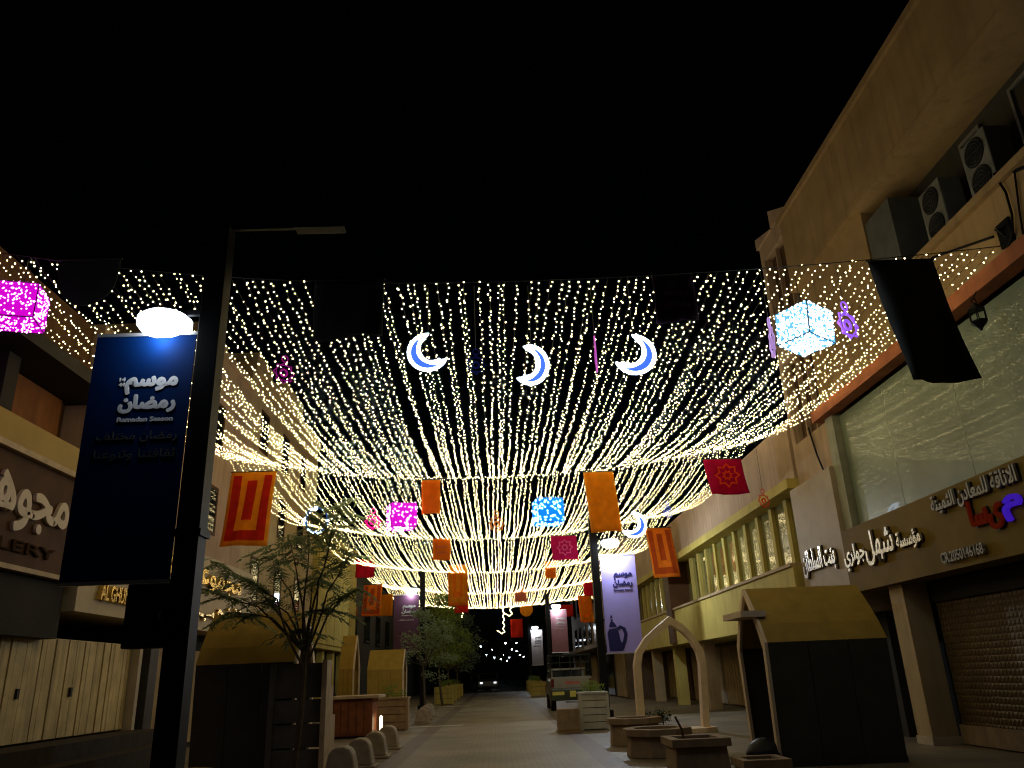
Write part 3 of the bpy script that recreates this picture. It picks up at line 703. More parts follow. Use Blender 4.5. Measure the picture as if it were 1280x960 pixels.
# ================================================================== BUILDINGS, LEFT SIDE
A = thing('jewellery_shop_building', 'dark brown shop building with gold band over cream Arabic letters', 'building', (-8, 11, 0))
mb = MB()
mb.box(-16, -8.0, 2, 15.2, 7.25, 7.7); mb.box(-16, -8.6, 2, 15.2, 5.9, 7.25)
mb.build('wall', BROWN, A)
MB().box(-16, -8.25, 2, 15.2, 7.7, 8.7).build('upper_wall', mat('rust_wall', (.13,.065,.025), .85, .2, 1.2, .2, 30, stain=.4), A)
MB().box(-8.6, -7.55, 2, 15.25, 7.0, 7.25).build('balcony_slab', DARKW, A)
for yy in (6.2, 9.4, 12.4): MB().box(-8.59, -8.1, yy, yy+.35, 5.92, 7.0).build('balcony_pier', DARKW, A)
MB().box(-8.62, -8.5, 12.9, 14.9, 5.95, 6.98).build('balcony_panel', mat('orange_render', (.22,.08,.02), .8, .2, 2, stain=.4), A)
MB().box(-16, -7.85, 2, 15.2, 5.40, 5.88).build('gold_band', GOLDB, A)
MB().box(-16, -7.80, 2, 15.2, 5.30, 5.40).build('band_moulding', WOODP, A)
fl = MB().box(-16, -7.92, 2, 15.2, 3.52, 5.30).build('sign_fascia', BROWN, A)
MB().box(-16, -7.86, 2, 15.2, 3.44, 3.52).build('fascia_trim', WOODP, A)
def lsign(s, p0, p1, hgt, m, par, X, bold=.012, depth=.05, name='letters', dz=0):
    a = at_x(*p0, X); b = at_x(*p1, X); z = (a.z+b.z)/2 + dz
    return lettering(s, (X+.002, a.y, z), UL, UZ, b.y-a.y, hgt, depth, bold).build(name, m, par)
b = at_x(77, 672, -7.92)
lettering('مجوهرات', (-7.918, b.y-3.9, b.z-.12), UL, UZ, 3.9, 1.12, .06, .03).build('letters', LETW, fl)
lettering('JEWELLERY', (-7.918, 10.4, 3.68), UL, UZ, 4.0, .24, .04, .004).build('small_letters', mat('brass_letter', (.045,.022,.010), .8, .1, 4, spec=.05), fl)
MB().box(-16, -8.5, 2, 15.15, 0, 3.44).build('shop_core', DARKW, A)
MB().box(-8.5, -8.02, 2, 15.15, 2.45, 3.43).build('shutter_housing', DARKW, A)
MB().box(-16, -7.0, 4, 19.2, 0, .42).build('shop_plinth', DSTONE, A)
MB().box(-8.6, -7.45, 4, 19.2, .42, .70).build('plinth_step', DSTONE, A)
dr = MB().box(-8.42, -8.36, 9.0, 18.9, .72, 2.5).build('folding_shutter', SHUT, A)
y = 9.0
while y < 18.85:
    MB().box(-8.36, -8.31+random.uniform(0,.025), y, y+.148, .74, 2.48).build('slat', SHUT, dr); y += .16
for yy in (11.4, 13.2, 14.6, 16.4): MB().box(-8.29, -8.25, yy, yy+.07, 1.45, 1.62).build('shutter_lock', LETD, dr)
MB().box(-8.45, -8.1, 18.95, 19.1, .7, 2.6).build('door_post', PALE, A)

B = thing('gold_sign_building', 'pinkish building with a cream sign panel of gold letters', 'building', (-8, 20, 0))
MB().box(-16, -8.15, 15.25, 20.4, 4.95, 8.6).box(-16, -8.15, 20.4, 25.6, 4.95, 11.0).build('wall', PINKW, B)
MB().box(-16, -8.05, 20.35, 25.6, 11.0, 11.25).build('coping', PINKW, B)
MB().box(-16, -8.05, 15.25, 20.35, 8.6, 8.8).build('coping', PINKW, B)
MB().box(-10, -8.5, 22.0, 23.8, 11.25, 11.9).build('roof_box', PINKW, B)
def lwin(y, z, w_, h_, par, X=-8.15):
    wi = MB().box(X-.05, X+.015, y, y+w_, z, z+h_).build('window', DGLASS, par)
    MB().ring_prism([(X+.03,y-.05,z-.05),(X+.03,y+w_+.05,z-.05),(X+.03,y+w_+.05,z+h_+.05),(X+.03,y-.05,z+h_+.05)],
                    [(X+.03,y+.04,z+.04),(X+.03,y+w_-.04,z+.04),(X+.03,y+w_-.04,z+h_-.04),(X+.03,y+.04,z+h_-.04)], (-.05,0,0)).build('window_frame', BROWN, wi)
for yy in (16.5, 19.4, 22.3):
    for zz in ((5.7, 8.2) if yy > 20 else (5.7,)): lwin(yy, zz, .75, 1.3, B)
pa = MB().box(-16, -7.85, 15.3, 26.2, 2.95, 4.9).build('sign_panel', mat('cream_sign_panel', (.52,.42,.26), .55, .08, 2), B)
a = at_x(118, 758, -7.85); b = at_x(190, 775, -7.85)
lettering('AL GHUNAIM GROUP', (-7.848, a.y, 3.22), UL, UZ, b.y-a.y, .30, .10, .008).build('letters', LETG, pa)
lettering('مجموعة الغنيم', (-7.848, 17.3, 3.78), UL, UZ, 7.4, .95, .12, .02).build('script_letters', LETG, pa)
lettering('للذهب', (-7.848, 21.3, 3.20), UL, UZ, 3.6, .48, .10, .012).build('script_letters', LETG, pa)
MB().box(-16, -8.6, 19.2, 26.1, 0, 2.94).build('shop_core', DARKW, B)
MB().box(-8.59, -8.0, 19.3, 19.75, 0, 2.94).build('pillar', mat('dark_pillar', (.06,.055,.05), .5), B)
for j in range(2): MB().box(-8.58, -8.5, 19.9+3.1*j, 22.6+3.1*j, .15, 2.5).build('shop_shutter', SHUT2, B)

C2 = thing('tall_beige_building', 'tall beige building with small dark windows behind the light strands', 'building', (-8, 31, 0))
MB().box(-16, -8.2, 25.65, 36.2, 3.0, 11.9).build('wall', CREAM, C2)
MB().box(-16, -8.08, 25.65, 36.2, 11.9, 12.2).build('coping', CREAM, C2)
MB().box(-10, -8.5, 27, 29, 12.2, 13.1).build('roof_box', CREAM, C2)
MB().box(-10.5, -8.6, 31.5, 34.5, 12.2, 13.6).build('roof_box', CREAM, C2)
for yy in (27, 30, 33):
    for zz in (4.2, 6.8, 9.4): lwin(yy, zz, .9, 1.4, C2, -8.2)
MB().box(-16, -8.0, 25.65, 36.2, 2.75, 3.0).build('canopy', GOLDB, C2)
MB().box(-16, -8.7, 25.7, 36.1, 0, 2.75).build('shop_core', DARKW, C2)
for j in range(3): MB().box(-8.69, -8.6, 26.2+3.3*j, 29.0+3.3*j, .1, 2.5).build('shop_shutter', SHUT2, C2)
D2 = thing('yellow_shop_block', 'yellow panelled block over a dark shopfront beyond the street tree', 'building', (-8, 42, 0))
MB().box(-16, -8.0, 36.25, 46.5, 3.0, 8.6).build('wall', YELLW, D2)
for j in range(5):
    for z0 in (3.2, 5.9):
        MB().box(-7.99, -7.93, 36.4+2*j, 38.3+2*j, z0, z0+2.55).build('wall_panel', YELLW, D2)
MB().box(-16, -8.6, 36.3, 46.4, 0, 3.0).build('shop_core', DARKW, D2)
for j in range(4): MB().box(-8.59, -8.3, 37+2.5*j, 37.5+2.5*j, 0, 3.0).build('pillar', YELLW, D2)
E2 = thing('dark_building', 'unlit building far down the left side behind the trees', 'building', (-9, 70, 0))
MB().box(-20, -8.5, 46.6, 90, 0, 8).build('wall', DARKW, E2)
for j in range(8):
    wi = MB().box(-8.49, -8.44, 48+5*j, 50+5*j, 4, 5.8).build('window', DGLASS, E2)
    MB().box(-8.49, -8.35, 47.9+5*j, 50.1+5*j, 3.86, 3.98).build('window_sill', DARKW, wi)

# ================================================================== LAMP POSTS WITH BANNERS
BLUEB = mat('blue_banner', (.0005, .014, .075), .7, .05, 3, spec=.04); VIOB = mat('violet_banner', (.50, .43, .95), .6, .05, 3, transl=.3)
PLUMB = mat('plum_banner', (.09, .035, .065), .6, .1, 3); MAUVB = mat('mauve_banner', (.36, .17, .20), .6, .08, 3, transl=.15); GREYB = mat('pale_banner', (.50, .42, .40), .6, .08, 3, transl=.15)
def lamp_post(label, x, y, side, power, road_lamp, H=7.45):
    """side = +1: banner to the right of the post, road arm to the left"""
    t = thing('lamp_post', label, 'street lamp', (x, y, 0), 'lamp posts along the street')
    po = MB().box(x-.138, x+.138, y-.138, y+.138, .25, H).build('pole', POLE, t, bevel=.01)
    MB().box(x-.24, x+.24, y-.24, y+.24, 0, .25).build('base', POLE, t, bevel=.02)
    MB().box(x-.17, x+.17, y-.17, y+.17, 3.2, 3.28).build('collar', POLE, po)
    rx = x - side*1.35
    MB().box(min(x, rx), max(x, rx), y-.03, y+.03, H-.02, H+.03).build('road_arm', POLE, t)
    MB().box(rx-.34, rx+.34, y-.1, y+.1, H-.05, H-.021).build('road_lamp_head', POLE, t, bevel=.02)
    if road_lamp:
        MB().box(rx-.3, rx+.3, y-.11, y+.11, H-.09, H-.051).build('road_lamp_diffuser', LAMPM, t)
    lx = x + side*.62; lz = 6.02
    MB().box(min(x, lx), max(x, lx), y-.03, y+.03, lz+.12, lz+.19).build('lamp_arm', POLE, t)
    hd = MB().lathe([(.05,.16),(.24,.13),(.28,.105)][::-1], (lx, y-.02, lz), 20).build('lamp_head', POLE, t)
    MB().lathe([(.10,-.19),(.26,-.14),(.34,-.04),(.34,.05),(.27,.11)], (lx, y-.02, lz), 24).build('lamp_diffuser', LAMPM, hd, smooth=True)
    lt = bpy.data.lights.new('lamp_light', 'POINT'); lt.energy = power; lt.color = (.82, .91, 1); lt.shadow_soft_size = .12
    lo = bpy.data.objects.new('lamp_light', lt); COL.objects.link(lo); lo.parent = t; lo.location = (lx-x, -.15, lz-.20)
    return t
def pole_banner(label, x, y, side, m, pm, wd, z0, z1, art):
    xa = x + side*.2; x0, x1 = (xa, xa+wd) if side > 0 else (xa-wd, xa)
    t = thing('lamp_post_banner', label, 'banner', ((x0+x1)/2, y, z0), 'banners on the lamp posts')
    MB().box(x0, x1, y-.008, y+.008, z0, z1).build('cloth', m, t)
    for z in (z0-.02, z1+.02):
        MB().box(min(x, x0), max(x, x1) + .0, y-.022, y+.022, z-.022, z+.022).build('banner_arm', mat('bright_steel', (.55,.55,.56), .3, .1, 5, metal=.7), t)
    h = z1-z0; yf = y - .010
    def L(s, u0, v0, ww, hh, b=.008, mm=pm, nm='print'): lettering(s, (x0 + u0*wd, yf, z1 - v0*h), (1,0,0), UZ, ww*wd, hh*h, .003, b*wd).build(nm, mm, t)
    if art:
        L('موسم', .36, .255, .50, .070, .013); L('رمضان', .32, .335, .54, .072, .013)
        L('Ramadan Season', .32, .375, .54, .018, .004)
    if art == 'A':
        L('14', .29, .20, .055, .014, .004); L('44', .29, .222, .055, .014, .004)
        L('رمضان مختلف', .14, .46, .78, .045, .002, mat('grey_print', (.07,.07,.075), .7)); L('ثقافتنا وتنوعنا', .14, .535, .78, .045, .002, MATS['grey_print'])
    if art == 'B':                     # coffee pot silhouette
        def P(u, v): return (x0 + u*wd, yf, z1 - v*h)
        mb = MB()
        mb.prism([P(.08,.985),P(.05,.80),P(.10,.765),P(.30,.755),P(.36,.79),P(.40,.88),P(.50,.955),P(.44,.985)], (0,-.003,0))
        mb.prism([P(.10,.745),P(.14,.70),P(.17,.685),P(.16,.665),P(.22,.665),P(.22,.685),P(.28,.71),P(.33,.745)], (0,-.003,0))
        mb.prism([P(.15,.65),P(.19,.615),P(.23,.65)], (0,-.003,0))
        mb.build('coffee_pot_print', pm, t)
        pts = [P(.33,.77),P(.42,.745),P(.52,.765),P(.56,.82),P(.52,.88),P(.44,.95)]
        mb = MB(); mb.tube([Vector(q) for q in pts], .05*wd, 8); mb.v = [(p[0], yf-.003+(p[1]-yf)*.03, p[2]) for p in mb.v]; mb.build('handle_print', pm, t)
    if art == 'C': L('رمضان مختلف', .2, .46, .6, .03, .004)
    return t
lamp_post('black lamp post with the dark blue banner and a switch box', -3.62, 9.5, -1, 28, False)
pole_banner('dark blue banner with white script lit from above by its lamp', -3.62, 9.5, -1, BLUEB, WHITEP, 1.28, 2.72, 5.86, 'A')
t = thing('switch_box', 'black electrical box fixed on the post under the blue banner', 'box', (-4.0, 9.45, 1.95))
MB().box(-4.22, -3.75, 9.33, 9.58, 1.95, 2.66).build('cabinet', POLE, t, bevel=.015); MB().box(-4.19, -3.78, 9.31, 9.33, 1.98, 2.63).build('door', POLE, t)
MB().box(-3.82, -3.79, 9.295, 9.31, 2.25, 2.35).build('lock', GREYM, t)
lamp_post('black lamp post with the violet coffee-pot banner', 3.75, 29.6, 1, 520, True)
pole_banner('violet banner with navy script and a coffee pot', 3.75, 29.6, 1, VIOB, NAVYP, 1.30, 2.12, 5.55, 'B')
lamp_post('black lamp post with the plum banner by the leafy trees', -3.92, 43.8, -1, 60, False, 7.6)
pole_banner('plum banner with pale script on the far left post', -3.92, 43.8, -1, PLUMB, mat('pale_print', (.4,.38,.36), .7), 1.35, 2.9, 5.8, 'C')
lamp_post('thin lamp post with the mauve banner beyond the pickup', 3.7, 58.0, 1, 160, False)
pole_banner('mauve banner with pale script beyond the pickup truck', 3.7, 58.0, 1, MAUVB, MATS['pale_print'], 1.15, 2.9, 5.75, 'C')
lamp_post('far lamp post with the pale grey banner', 3.35, 84.0, 1, 320, False)
pole_banner('pale grey banner glowing under its lamp far down the street', 3.35, 84.0, 1, GREYB, MATS['grey_print'], 1.15, 2.4, 5.75, 'C')

# distant lamps
for i, (x, y) in enumerate([(585,809),(601,808),(615,812.5),(608,819),(618,822),(632,804),(646,804),(640,811.5),(646,814),(650,819),(654,821),(637,822),(626,824),(633,826),(630,819.5)]):
    p = at_z(x, y, 6.2)
    t = thing('distant_street_lamp', 'tiny distant street lamp glowing white at the end of the street', 'street lamp', (p.x, p.y, 0), 'distant street lamps')
    MB().tube([(p.x, p.y, 0), (p.x, p.y, 6.0)], .07, 5).build('pole', POLE, t)
    mb = MB(); bulb(mb, p, p.y*.0012, True); mb.build('globe', glow('far_lamp', (.80,.90,1), 14, False), t)

# ================================================================== KIOSKS AND ARCH FRAME
def arch_prof(w_, zs, zp):           # half-section list from left base over the peak to right base: (offset, z)
    return [(-w_*.44, 0), (-w_*.5, zs)] + [(-w_*.5 + w_*.5*s, zs + (zp-zs)*(s**.82)) for s in (.25, .5, .75)] + [(0, zp)] + \
           [(w_*.5*s, zp - (zp-zs)*(s**1.22)) for s in (.25, .5, .75)] + [(w_*.5, zs), (w_*.44, 0)]
def kiosk(label, x0, x1, yc, wd, zs, zp, face, side=None):
    """ogee-roofed booth, axis along X, open arch on the side `face` (+1: right, -1: left)"""
    t = thing('arched_kiosk', label, 'kiosk', ((x0+x1)/2, yc, 0))
    pr = arch_prof(wd, zs, zp); n = len(pr)
    th = .05
    inn = [(o*(1-2*th/wd), z if z == 0 else z - th*1.2) for o, z in pr]
    roof = range(1, n-2)
    mb = MB()
    for k in roof: mb.prism([(x0, yc+pr[k][0], pr[k][1]), (x0, yc+pr[k+1][0], pr[k+1][1]), (x0, yc+inn[k+1][0], inn[k+1][1]), (x0, yc+inn[k][0], inn[k][1])], (x1-x0, 0, 0))
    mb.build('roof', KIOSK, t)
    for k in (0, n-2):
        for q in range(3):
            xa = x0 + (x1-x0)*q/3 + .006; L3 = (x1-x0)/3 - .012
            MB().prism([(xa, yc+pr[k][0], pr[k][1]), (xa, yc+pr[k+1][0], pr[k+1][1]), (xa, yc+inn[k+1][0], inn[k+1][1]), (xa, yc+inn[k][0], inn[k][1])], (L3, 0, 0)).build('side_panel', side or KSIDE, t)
        sg = -1 if k == 0 else 1
        MB().box(x0, x1, min(yc+sg*wd*.44, yc+sg*(wd*.44+.02)), max(yc+sg*wd*.44, yc+sg*(wd*.44+.02)), 0, .09).build('skirting', KIN, t)
    xb = x0 if face > 0 else x1
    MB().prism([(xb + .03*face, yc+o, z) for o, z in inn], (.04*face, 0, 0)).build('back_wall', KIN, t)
    xf = x1 if face > 0 else x0
    fr = [(o*(1-.24/wd), z if z == 0 else z - .10) for o, z in pr]
    MB().ring_prism([(xf, yc+o*1.01, z) for o, z in pr], [(xf, yc+o, z) for o, z in fr], (.05*face, 0, 0)).build('arch_trim', KFRAME, t)
    MB().box(min(xf-.9*face, xf-.95*face), max(xf-.9*face, xf-.95*face), yc-wd*.43, yc+wd*.43, .02, zs*.55).build('inner_counter', KIN, t)
    return t
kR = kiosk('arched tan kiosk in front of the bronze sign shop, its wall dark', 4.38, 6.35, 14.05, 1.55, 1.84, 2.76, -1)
MB().box(4.08, 4.5, 13.5, 14.6, 2.26, 2.36).build('eave_bar', KFRAME, kR)
kiosk('arched tan kiosk behind the street tree', -5.55, -3.75, 16.2, 1.55, 1.9, 2.85, 1)
kiosk('slim arched kiosk behind the brown counter', -6.3, -5.75, 34.0, 1.5, 2.0, 3.3, 1, KIOSK)
kiosk('arched tan kiosk behind the hanging plant', -6.1, -4.45, 40.0, 1.6, 2.0, 2.9, 1, KIOSK)
# free-standing arch frame
y0 = 21.3
t = thing('arch_frame', 'free-standing cream arch frame behind the stone planters', 'arch', (4.45, y0, 0))
o = [(3.50, .10), (3.52, 1.62), (3.60, 1.95), (3.85, 2.28), (4.2, 2.55), (4.55, 2.80), (4.9, 2.56), (5.15, 2.28), (5.33, 1.95), (5.38, 1.62), (5.28, .10)]
i_ = [(3.72, .10), (3.74, 1.60), (3.80, 1.86), (4.0, 2.12), (4.28, 2.34), (4.55, 2.53), (4.82, 2.35), (5.02, 2.12), (5.14, 1.86), (5.17, 1.60), (5.07, .10)]
i_ = [(a + (c-a)*.22, b + (d-b)*.22) for (a, b), (c, d) in zip(i_, o)]
mb = MB()
for k in range(len(o)-1): mb.prism([(o[k][0], y0, o[k][1]), (o[k+1][0], y0, o[k+1][1]), (i_[k+1][0], y0, i_[k+1][1]), (i_[k][0], y0, i_[k][1])], (0,.3,0))
mb.build('arch', KFRAME, t)
MB().prism([(3.2, y0-.35, 0), (5.1, y0-.35, 0), (5.45, y0-.05, 0), (5.45, y0+.5, 0), (3.2, y0+.5, 0)], (0,0,.10)).build('base', KFRAME, t)
# dark bundle at the kiosk mouth
t = thing('dark_bundle', 'dark rounded bundle on the ground at the kiosk opening', 'bundle', (4.15, 13.6, 0))
mb = MB(); mb.lathe([(.2,0),(.3,.08),(.3,.2),(.24,.32),(.12,.4),(.02,.42)], (4.2, 13.6, 0), 14); mb.build('cover', mat('black_cover', (.012,.012,.013), .5, .2, 8, .5, 14), t, smooth=True)
MB().lathe([(.2,0),(.22,.05),(.2,.08)], (4.2, 13.6, 0), 14).build('foot', GREYM, t)

# ================================================================== STREET FURNITURE
def oct_planter(label, x, y, r, h, n=8, rot=math.pi/8):
    t = thing('stone_planter', label, 'planter', (x, y, 0), 'stone planters along the road')
    MB().lathe([(r*.92,0),(r*.86,h-.12)], (x,y,0), n, rot).build('body', STONE, t, bevel=.015)
    o_ = [(x+r*math.cos(2*math.pi*k/n+rot), y+r*math.sin(2*math.pi*k/n+rot), h-.12) for k in range(n)]
    q_ = [(x+r*.68*math.cos(2*math.pi*k/n+rot), y+r*.68*math.sin(2*math.pi*k/n+rot), h-.12) for k in range(n)]
    for k in range(n):
        j = (k+1) % n
        MB().prism([o_[k], o_[j], q_[j], q_[k]], (0,0,.12)).build('rim_stone', STONE, t, bevel=.008)
    MB().lathe([(r*.66,h-.13),(r*.5,h-.08),(r*.2,h-.06)], (x,y,0), 12).build('soil', SOIL, t)
    return t
oct_planter('stone planter at the foot of the violet banner post', 2.95, 18.6, .62, .54)
oct_planter('stone planter between its two neighbours on the right kerb', 2.95, 16.0, .66, .48)
p3 = oct_planter('square stone planter with a short stem beside the tan kiosk', 3.15, 13.8, .66, .46, 4, math.pi/4)
MB().tube([(3.0, 13.9, .36), (2.97, 13.9, .58), (2.90, 13.95, .76)], .02, 6).build('stem', BARK, p3)
oct_planter('low stone planter in the shade under the street tree', -4.9, 13.2, .62, .34)
oct_planter('low stone planter by the steps of the cream shutter', -6.9, 13.2, .62, .40, 4, math.pi/4)
oct_planter('low stone planter beside the base of the street tree', -4.0, 12.6, .50, .28)
oct_planter('square stone planter corner in front of the dark bundle', 3.85, 12.75, .5, .22, 4, math.pi/4)
# concrete bollards along the left edge
for i, (x, y) in enumerate([(-2.62, 14.4), (-2.62, 16.2), (-2.62, 18.1), (-2.62, 20.2), (-2.75, 30.6), (-2.9, 33.4), (-3.0, 36.4)]):
    t = thing('concrete_bollard', 'rounded wedge concrete bollard in the row before the wooden counter' if i < 4 else 'rounded wedge concrete bollard beyond the tan planter box', 'bollard', (x, y, 0), 'concrete bollards on the left road edge')
    pr = [(-.27,0),(-.2,.34),(-.15,.42),(-.06,.46),(.06,.46),(.15,.42),(.2,.34),(.27,0)]
    MB().prism([(x+a, y-.2, z+.05) for a, z in pr], (0,.4,0)).build('block', CONC, t, bevel=.03)
    MB().box(x-.32, x+.32, y-.26, y+.26, 0, .05).build('foot', CONC, t, bevel=.01)
# dark boarded counter in front of the left kiosk
t = thing('boarded_counter', 'dark boarded counter wall with pale end post before the left kiosk', 'counter', (-3.5, 15.2, 0))
x0, x1 = -4.1, -3.16
for k, (z0, z1) in enumerate([(.05,.42),(.45,.83),(.86,1.24),(1.27,1.86)]): MB().box(x0, x1, 15.25+.03*(k % 2), 15.33+.03*(k % 2), z0, z1).build('board', GREYW, t)
MB().prism([(x1, 15.1, 0), (x1, 16.0, 0), (x1, 16.0, .95), (x1, 15.75, .95), (x1, 15.75, 1.45), (x1, 15.5, 1.45), (x1, 15.5, 1.9), (x1, 15.1, 1.9)], (.09,0,0)).build('end_panel', WOODP, t)
MB().box(x0-.02, x0+.08, 15.2, 15.9, 0, 1.86).build('end_post', GREYW, t)
# brown counter with pale top
t = thing('wooden_counter', 'red brown wooden counter with a pale top behind the bollards', 'counter', (-4.0, 24.8, 0))
MB().box(-4.75, -3.62, 24.4, 25.5, .06, 1.05).build('cabinet', WOOD, t, bevel=.01)
for k in range(5): MB().box(-4.72+.22*k, -4.53+.22*k, 24.37, 24.40, .12, .98).build('front_board', WOOD, t)
MB().box(-4.9, -3.42, 24.25, 25.7, 1.05, 1.13).build('top', WOODP, t, bevel=.01)
MB().box(-4.7, -3.66, 24.45, 25.45, 0, .06).build('plinth', LETD, t)
t = thing('ground_uplight', 'small bright uplight between the wooden counter and planter box', 'light', (-3.45, 25.0, 0))
MB().lathe([(.06,0),(.06,.12),(.05,.16)], (-3.45, 25.0, 0), 10).build('housing', POLE, t)
MB().lathe([(.045,.16),(.045,.5),(.02,.55)], (-3.45, 25.0, 0), 10).build('lamp', glow('uplight', (1,.72,.40), 6), t)
def box_planter(label, x0, x1, y0, y1, h, m, n, plant=True, leaf=None):
    t = thing('planter_box', label, 'planter', ((x0+x1)/2, (y0+y1)/2, 0), 'slatted planter boxes')
    MB().box(x0+.03, x1-.03, y0+.03, y1-.03, .03, h-.05).build('liner', SOIL, t)
    for k in range(n):
        z0 = .03 + (h-.06)*k/n; z1 = .03 + (h-.06)*(k+1)/n - .02
        MB().box(x0, x1, y0, y0+.028, z0, z1).build('front_slat', m, t)
        MB().box(x1-.028, x1, y0+.03, y1-.03, z0, z1).build('side_slat', m, t); MB().box(x0, x0+.028, y0+.03, y1-.03, z0, z1).build('side_slat', m, t)
    for xx in (x0, x1):
        MB().box(xx-.04, xx+.04, y0-.03, y0-.001, 0, h).build('corner_post', m, t)
    MB().box(x0-.03, x1+.03, y0-.04, y1+.04, h-.05, h).build('rim', m, t)
    if plant:
        mb = MB(); cx_ = (x0+x1)/2; cy_ = (y0+y1)/2
        leaves(mb, [(cx_+random.uniform(-.3,.3), cy_+random.uniform(-.25,.25), h+random.uniform(.05,.35), .18) for _ in range(14)], 26, .05, .10)
        mb.build('foliage', leaf or LEAF2, t, kind='stuff')
    return t
def leaves(mb, clusters, n, s0, s1, flat=.7):
    for (x, y, z, r) in clusters:
        for _ in range(n):
            d = Vector((random.gauss(0,1), random.gauss(0,1), random.gauss(0,1)*flat)); d = d.normalized()*r*random.random()**.45
            p = Vector((x,y,z)) + Vector((d.x, d.y, d.z*flat))
            u = Vector((random.gauss(0,1), random.gauss(0,1), random.gauss(0,.6))).normalized(); v = u.cross(Vector((random.gauss(0,1), random.gauss(0,1), random.gauss(0,1)))).normalized()
            L = random.uniform(s0, s1); W = L*.42
            mb.add([p - u*L*.5, p + v*W*.5, p + u*L*.5, p - v*W*.5], [(0,1,2,3)])
box_planter('tan slatted planter box beside the wooden counter', -3.95, -2.95, 27.3, 28.2, .98, mat('tan_slat', (.32,.22,.11), .7, .2, 4, stain=.3), 4)
box_planter('white lattice planter box with flowers by the pickup', 2.30, 3.05, 23.6, 24.4, .98, WHITEM, 5)
t = thing('stone_block', 'plain cream stone block beside the white planter box', 'block', (1.85, 23.2, 0))
MB().box(1.60, 2.2, 23.0, 23.6, .04, .60).build('block', STONE, t, bevel=.03); MB().box(1.57, 2.23, 22.97, 23.63, 0, .04).build('foot', STONE, t)
for i, (x, y, sd) in enumerate([(-3.3, 52, 0), (-3.4, 58, 0), (-3.5, 65, 0), (-3.6, 73, 0), (3.0, 63, 1), (3.2, 72, 1), (3.3, 80, 1)]):
    box_planter(['yellowish planter box with a shrub along the far left kerb', 'yellowish planter box with a shrub along the far right kerb'][sd], x-.55, x+.55, y-.5, y+.5, 1.0, YELLW, 3)

# ================================================================== TREES
def limb(mb, a, b, r0, r1, bend=.15, n=6):
    a = Vector(a); b = Vector(b); L = (b-a).length; k = Vector((random.uniform(-1,1), random.uniform(-1,1), random.uniform(-.3,.6)))*bend*L
    pts = [a.lerp(b, i/n) + k*math.sin(math.pi*i/n)*.5 for i in range(n+1)]
    mb.tube(pts, r0, 6, False, r1); return pts
# feathery street tree on the left
tx, ty = -3.45, 14.55
T = thing('street_tree', 'slender street tree with flat feathery sprays before the left kiosk', 'tree', (tx, ty, 0))
mb = MB(); tr = limb(mb, (tx, ty, 0), (tx+.10, ty, 2.0), .055, .042, .03); mb.build('trunk', BARK, T)
fol = MB(); lim = MB()
tips = []
fork = Vector((tx+.10, ty, 2.0))
for (px_, py_, dy) in [(330,745,0), (262,700,.5), (300,720,-.4), (250,735,.3), (395,720,.4), (440,690,-.3), (385,640,.2), (430,625,.6), (360,670,-.5), (405,760,.3), (450,735,.2), (340,690,.7), (375,790,.4), (415,660,-.6), (290,765,.5)]:
    e = at_y(px_, py_, ty+dy); m_ = fork.lerp(e, .45) + Vector((0,0,.25 + .1*random.random()))
    limb(lim, fork if random.random() < .6 else fork + Vector((0,0,-.25)), m_, .026, .014, .12); limb(lim, m_, e, .014, .005, .2)
    tips.append((m_, e))
lim.build('limbs', BARK, T)
for m_, e in tips:
    for s in range(12):
        q = m_.lerp(e, .45 + .052*s); d = Vector((random.uniform(-1,1), random.uniform(-1,1), random.uniform(-.10,.06))).normalized()*random.uniform(.32,.75)
        side = d.cross(Vector((0,0,1))).normalized()
        for i in range(13):                # a pinnate frond: paired leaflets along a drooping rib
            f = i/12; c = q + d*f + Vector((0,0,-.20*f*f))
            for sg in (-1, 1):
                L = .17*(1-.5*f)*random.uniform(.7,1.2); a = c; b = c + side*sg*L + d*.10 + Vector((0,0,random.uniform(-.07,.01)))
                wv = d.normalized()*.034
                fol.add([a - wv*.4, a + wv, b + wv*.5, b - wv*.3], [(0,1,2,3)])
fol.build('crown', LEAF, T, kind='stuff')
def leafy_tree(label, x, y, h, cz0, r, nclus, m, nleaf=60, ls=(.10,.2), trunk=.07, group=None, name='leafy_tree', droop=0):
    T = thing(name, label, 'tree', (x, y, 0), group)
    mb = MB(); limb(mb, (x,y,0), (x+random.uniform(-.2,.2), y, cz0), trunk, trunk*.6, .05); mb.build('trunk', BARK, T)
    cl = []; lm = MB()
    for i in range(nclus):
        a = random.uniform(0, 2*math.pi); q = random.random()**.6; z = cz0 + (h-cz0)*random.random()
        prof = math.sin(math.pi*min(1, max(.12, .15 + .8*(z-cz0)/(h-cz0))))
        p = (x + r*q*prof*math.cos(a), y + r*q*prof*math.sin(a), z - droop*q*random.random(), r*random.uniform(.20,.36)); cl.append(p)
        if i % 3 == 0: limb(lm, (x, y, cz0-.2), p[:3], trunk*.35, .008, .15)
    lm.build('limbs', BARK, T)
    mb = MB(); leaves(mb, cl, nleaf, ls[0], ls[1]); mb.build('crown', m, T, kind='stuff')
    return T
leafy_tree('small leafy tree with drooping twigs beside the far left lamp post', -3.5, 40.5, 5.0, 2.3, 1.5, 40, LEAF, 70, (.08,.18), .06, droop=1.0)
leafy_tree('bright leafy tree in the row of planters beyond the lamp post', -3.3, 50, 6.3, 2.4, 2.0, 55, LEAF2, 70, (.1,.2), .08)
leafy_tree('second leafy tree in the row of planters, lit from the canopy', -3.5, 60, 6.2, 2.2, 2.0, 50, LEAF2, 60, (.12,.24), .08)
leafy_tree('darker leafy tree at the end of the planter row', -3.7, 74, 7.5, 2.2, 2.6, 50, LEAF, 60, (.15,.3), .1)
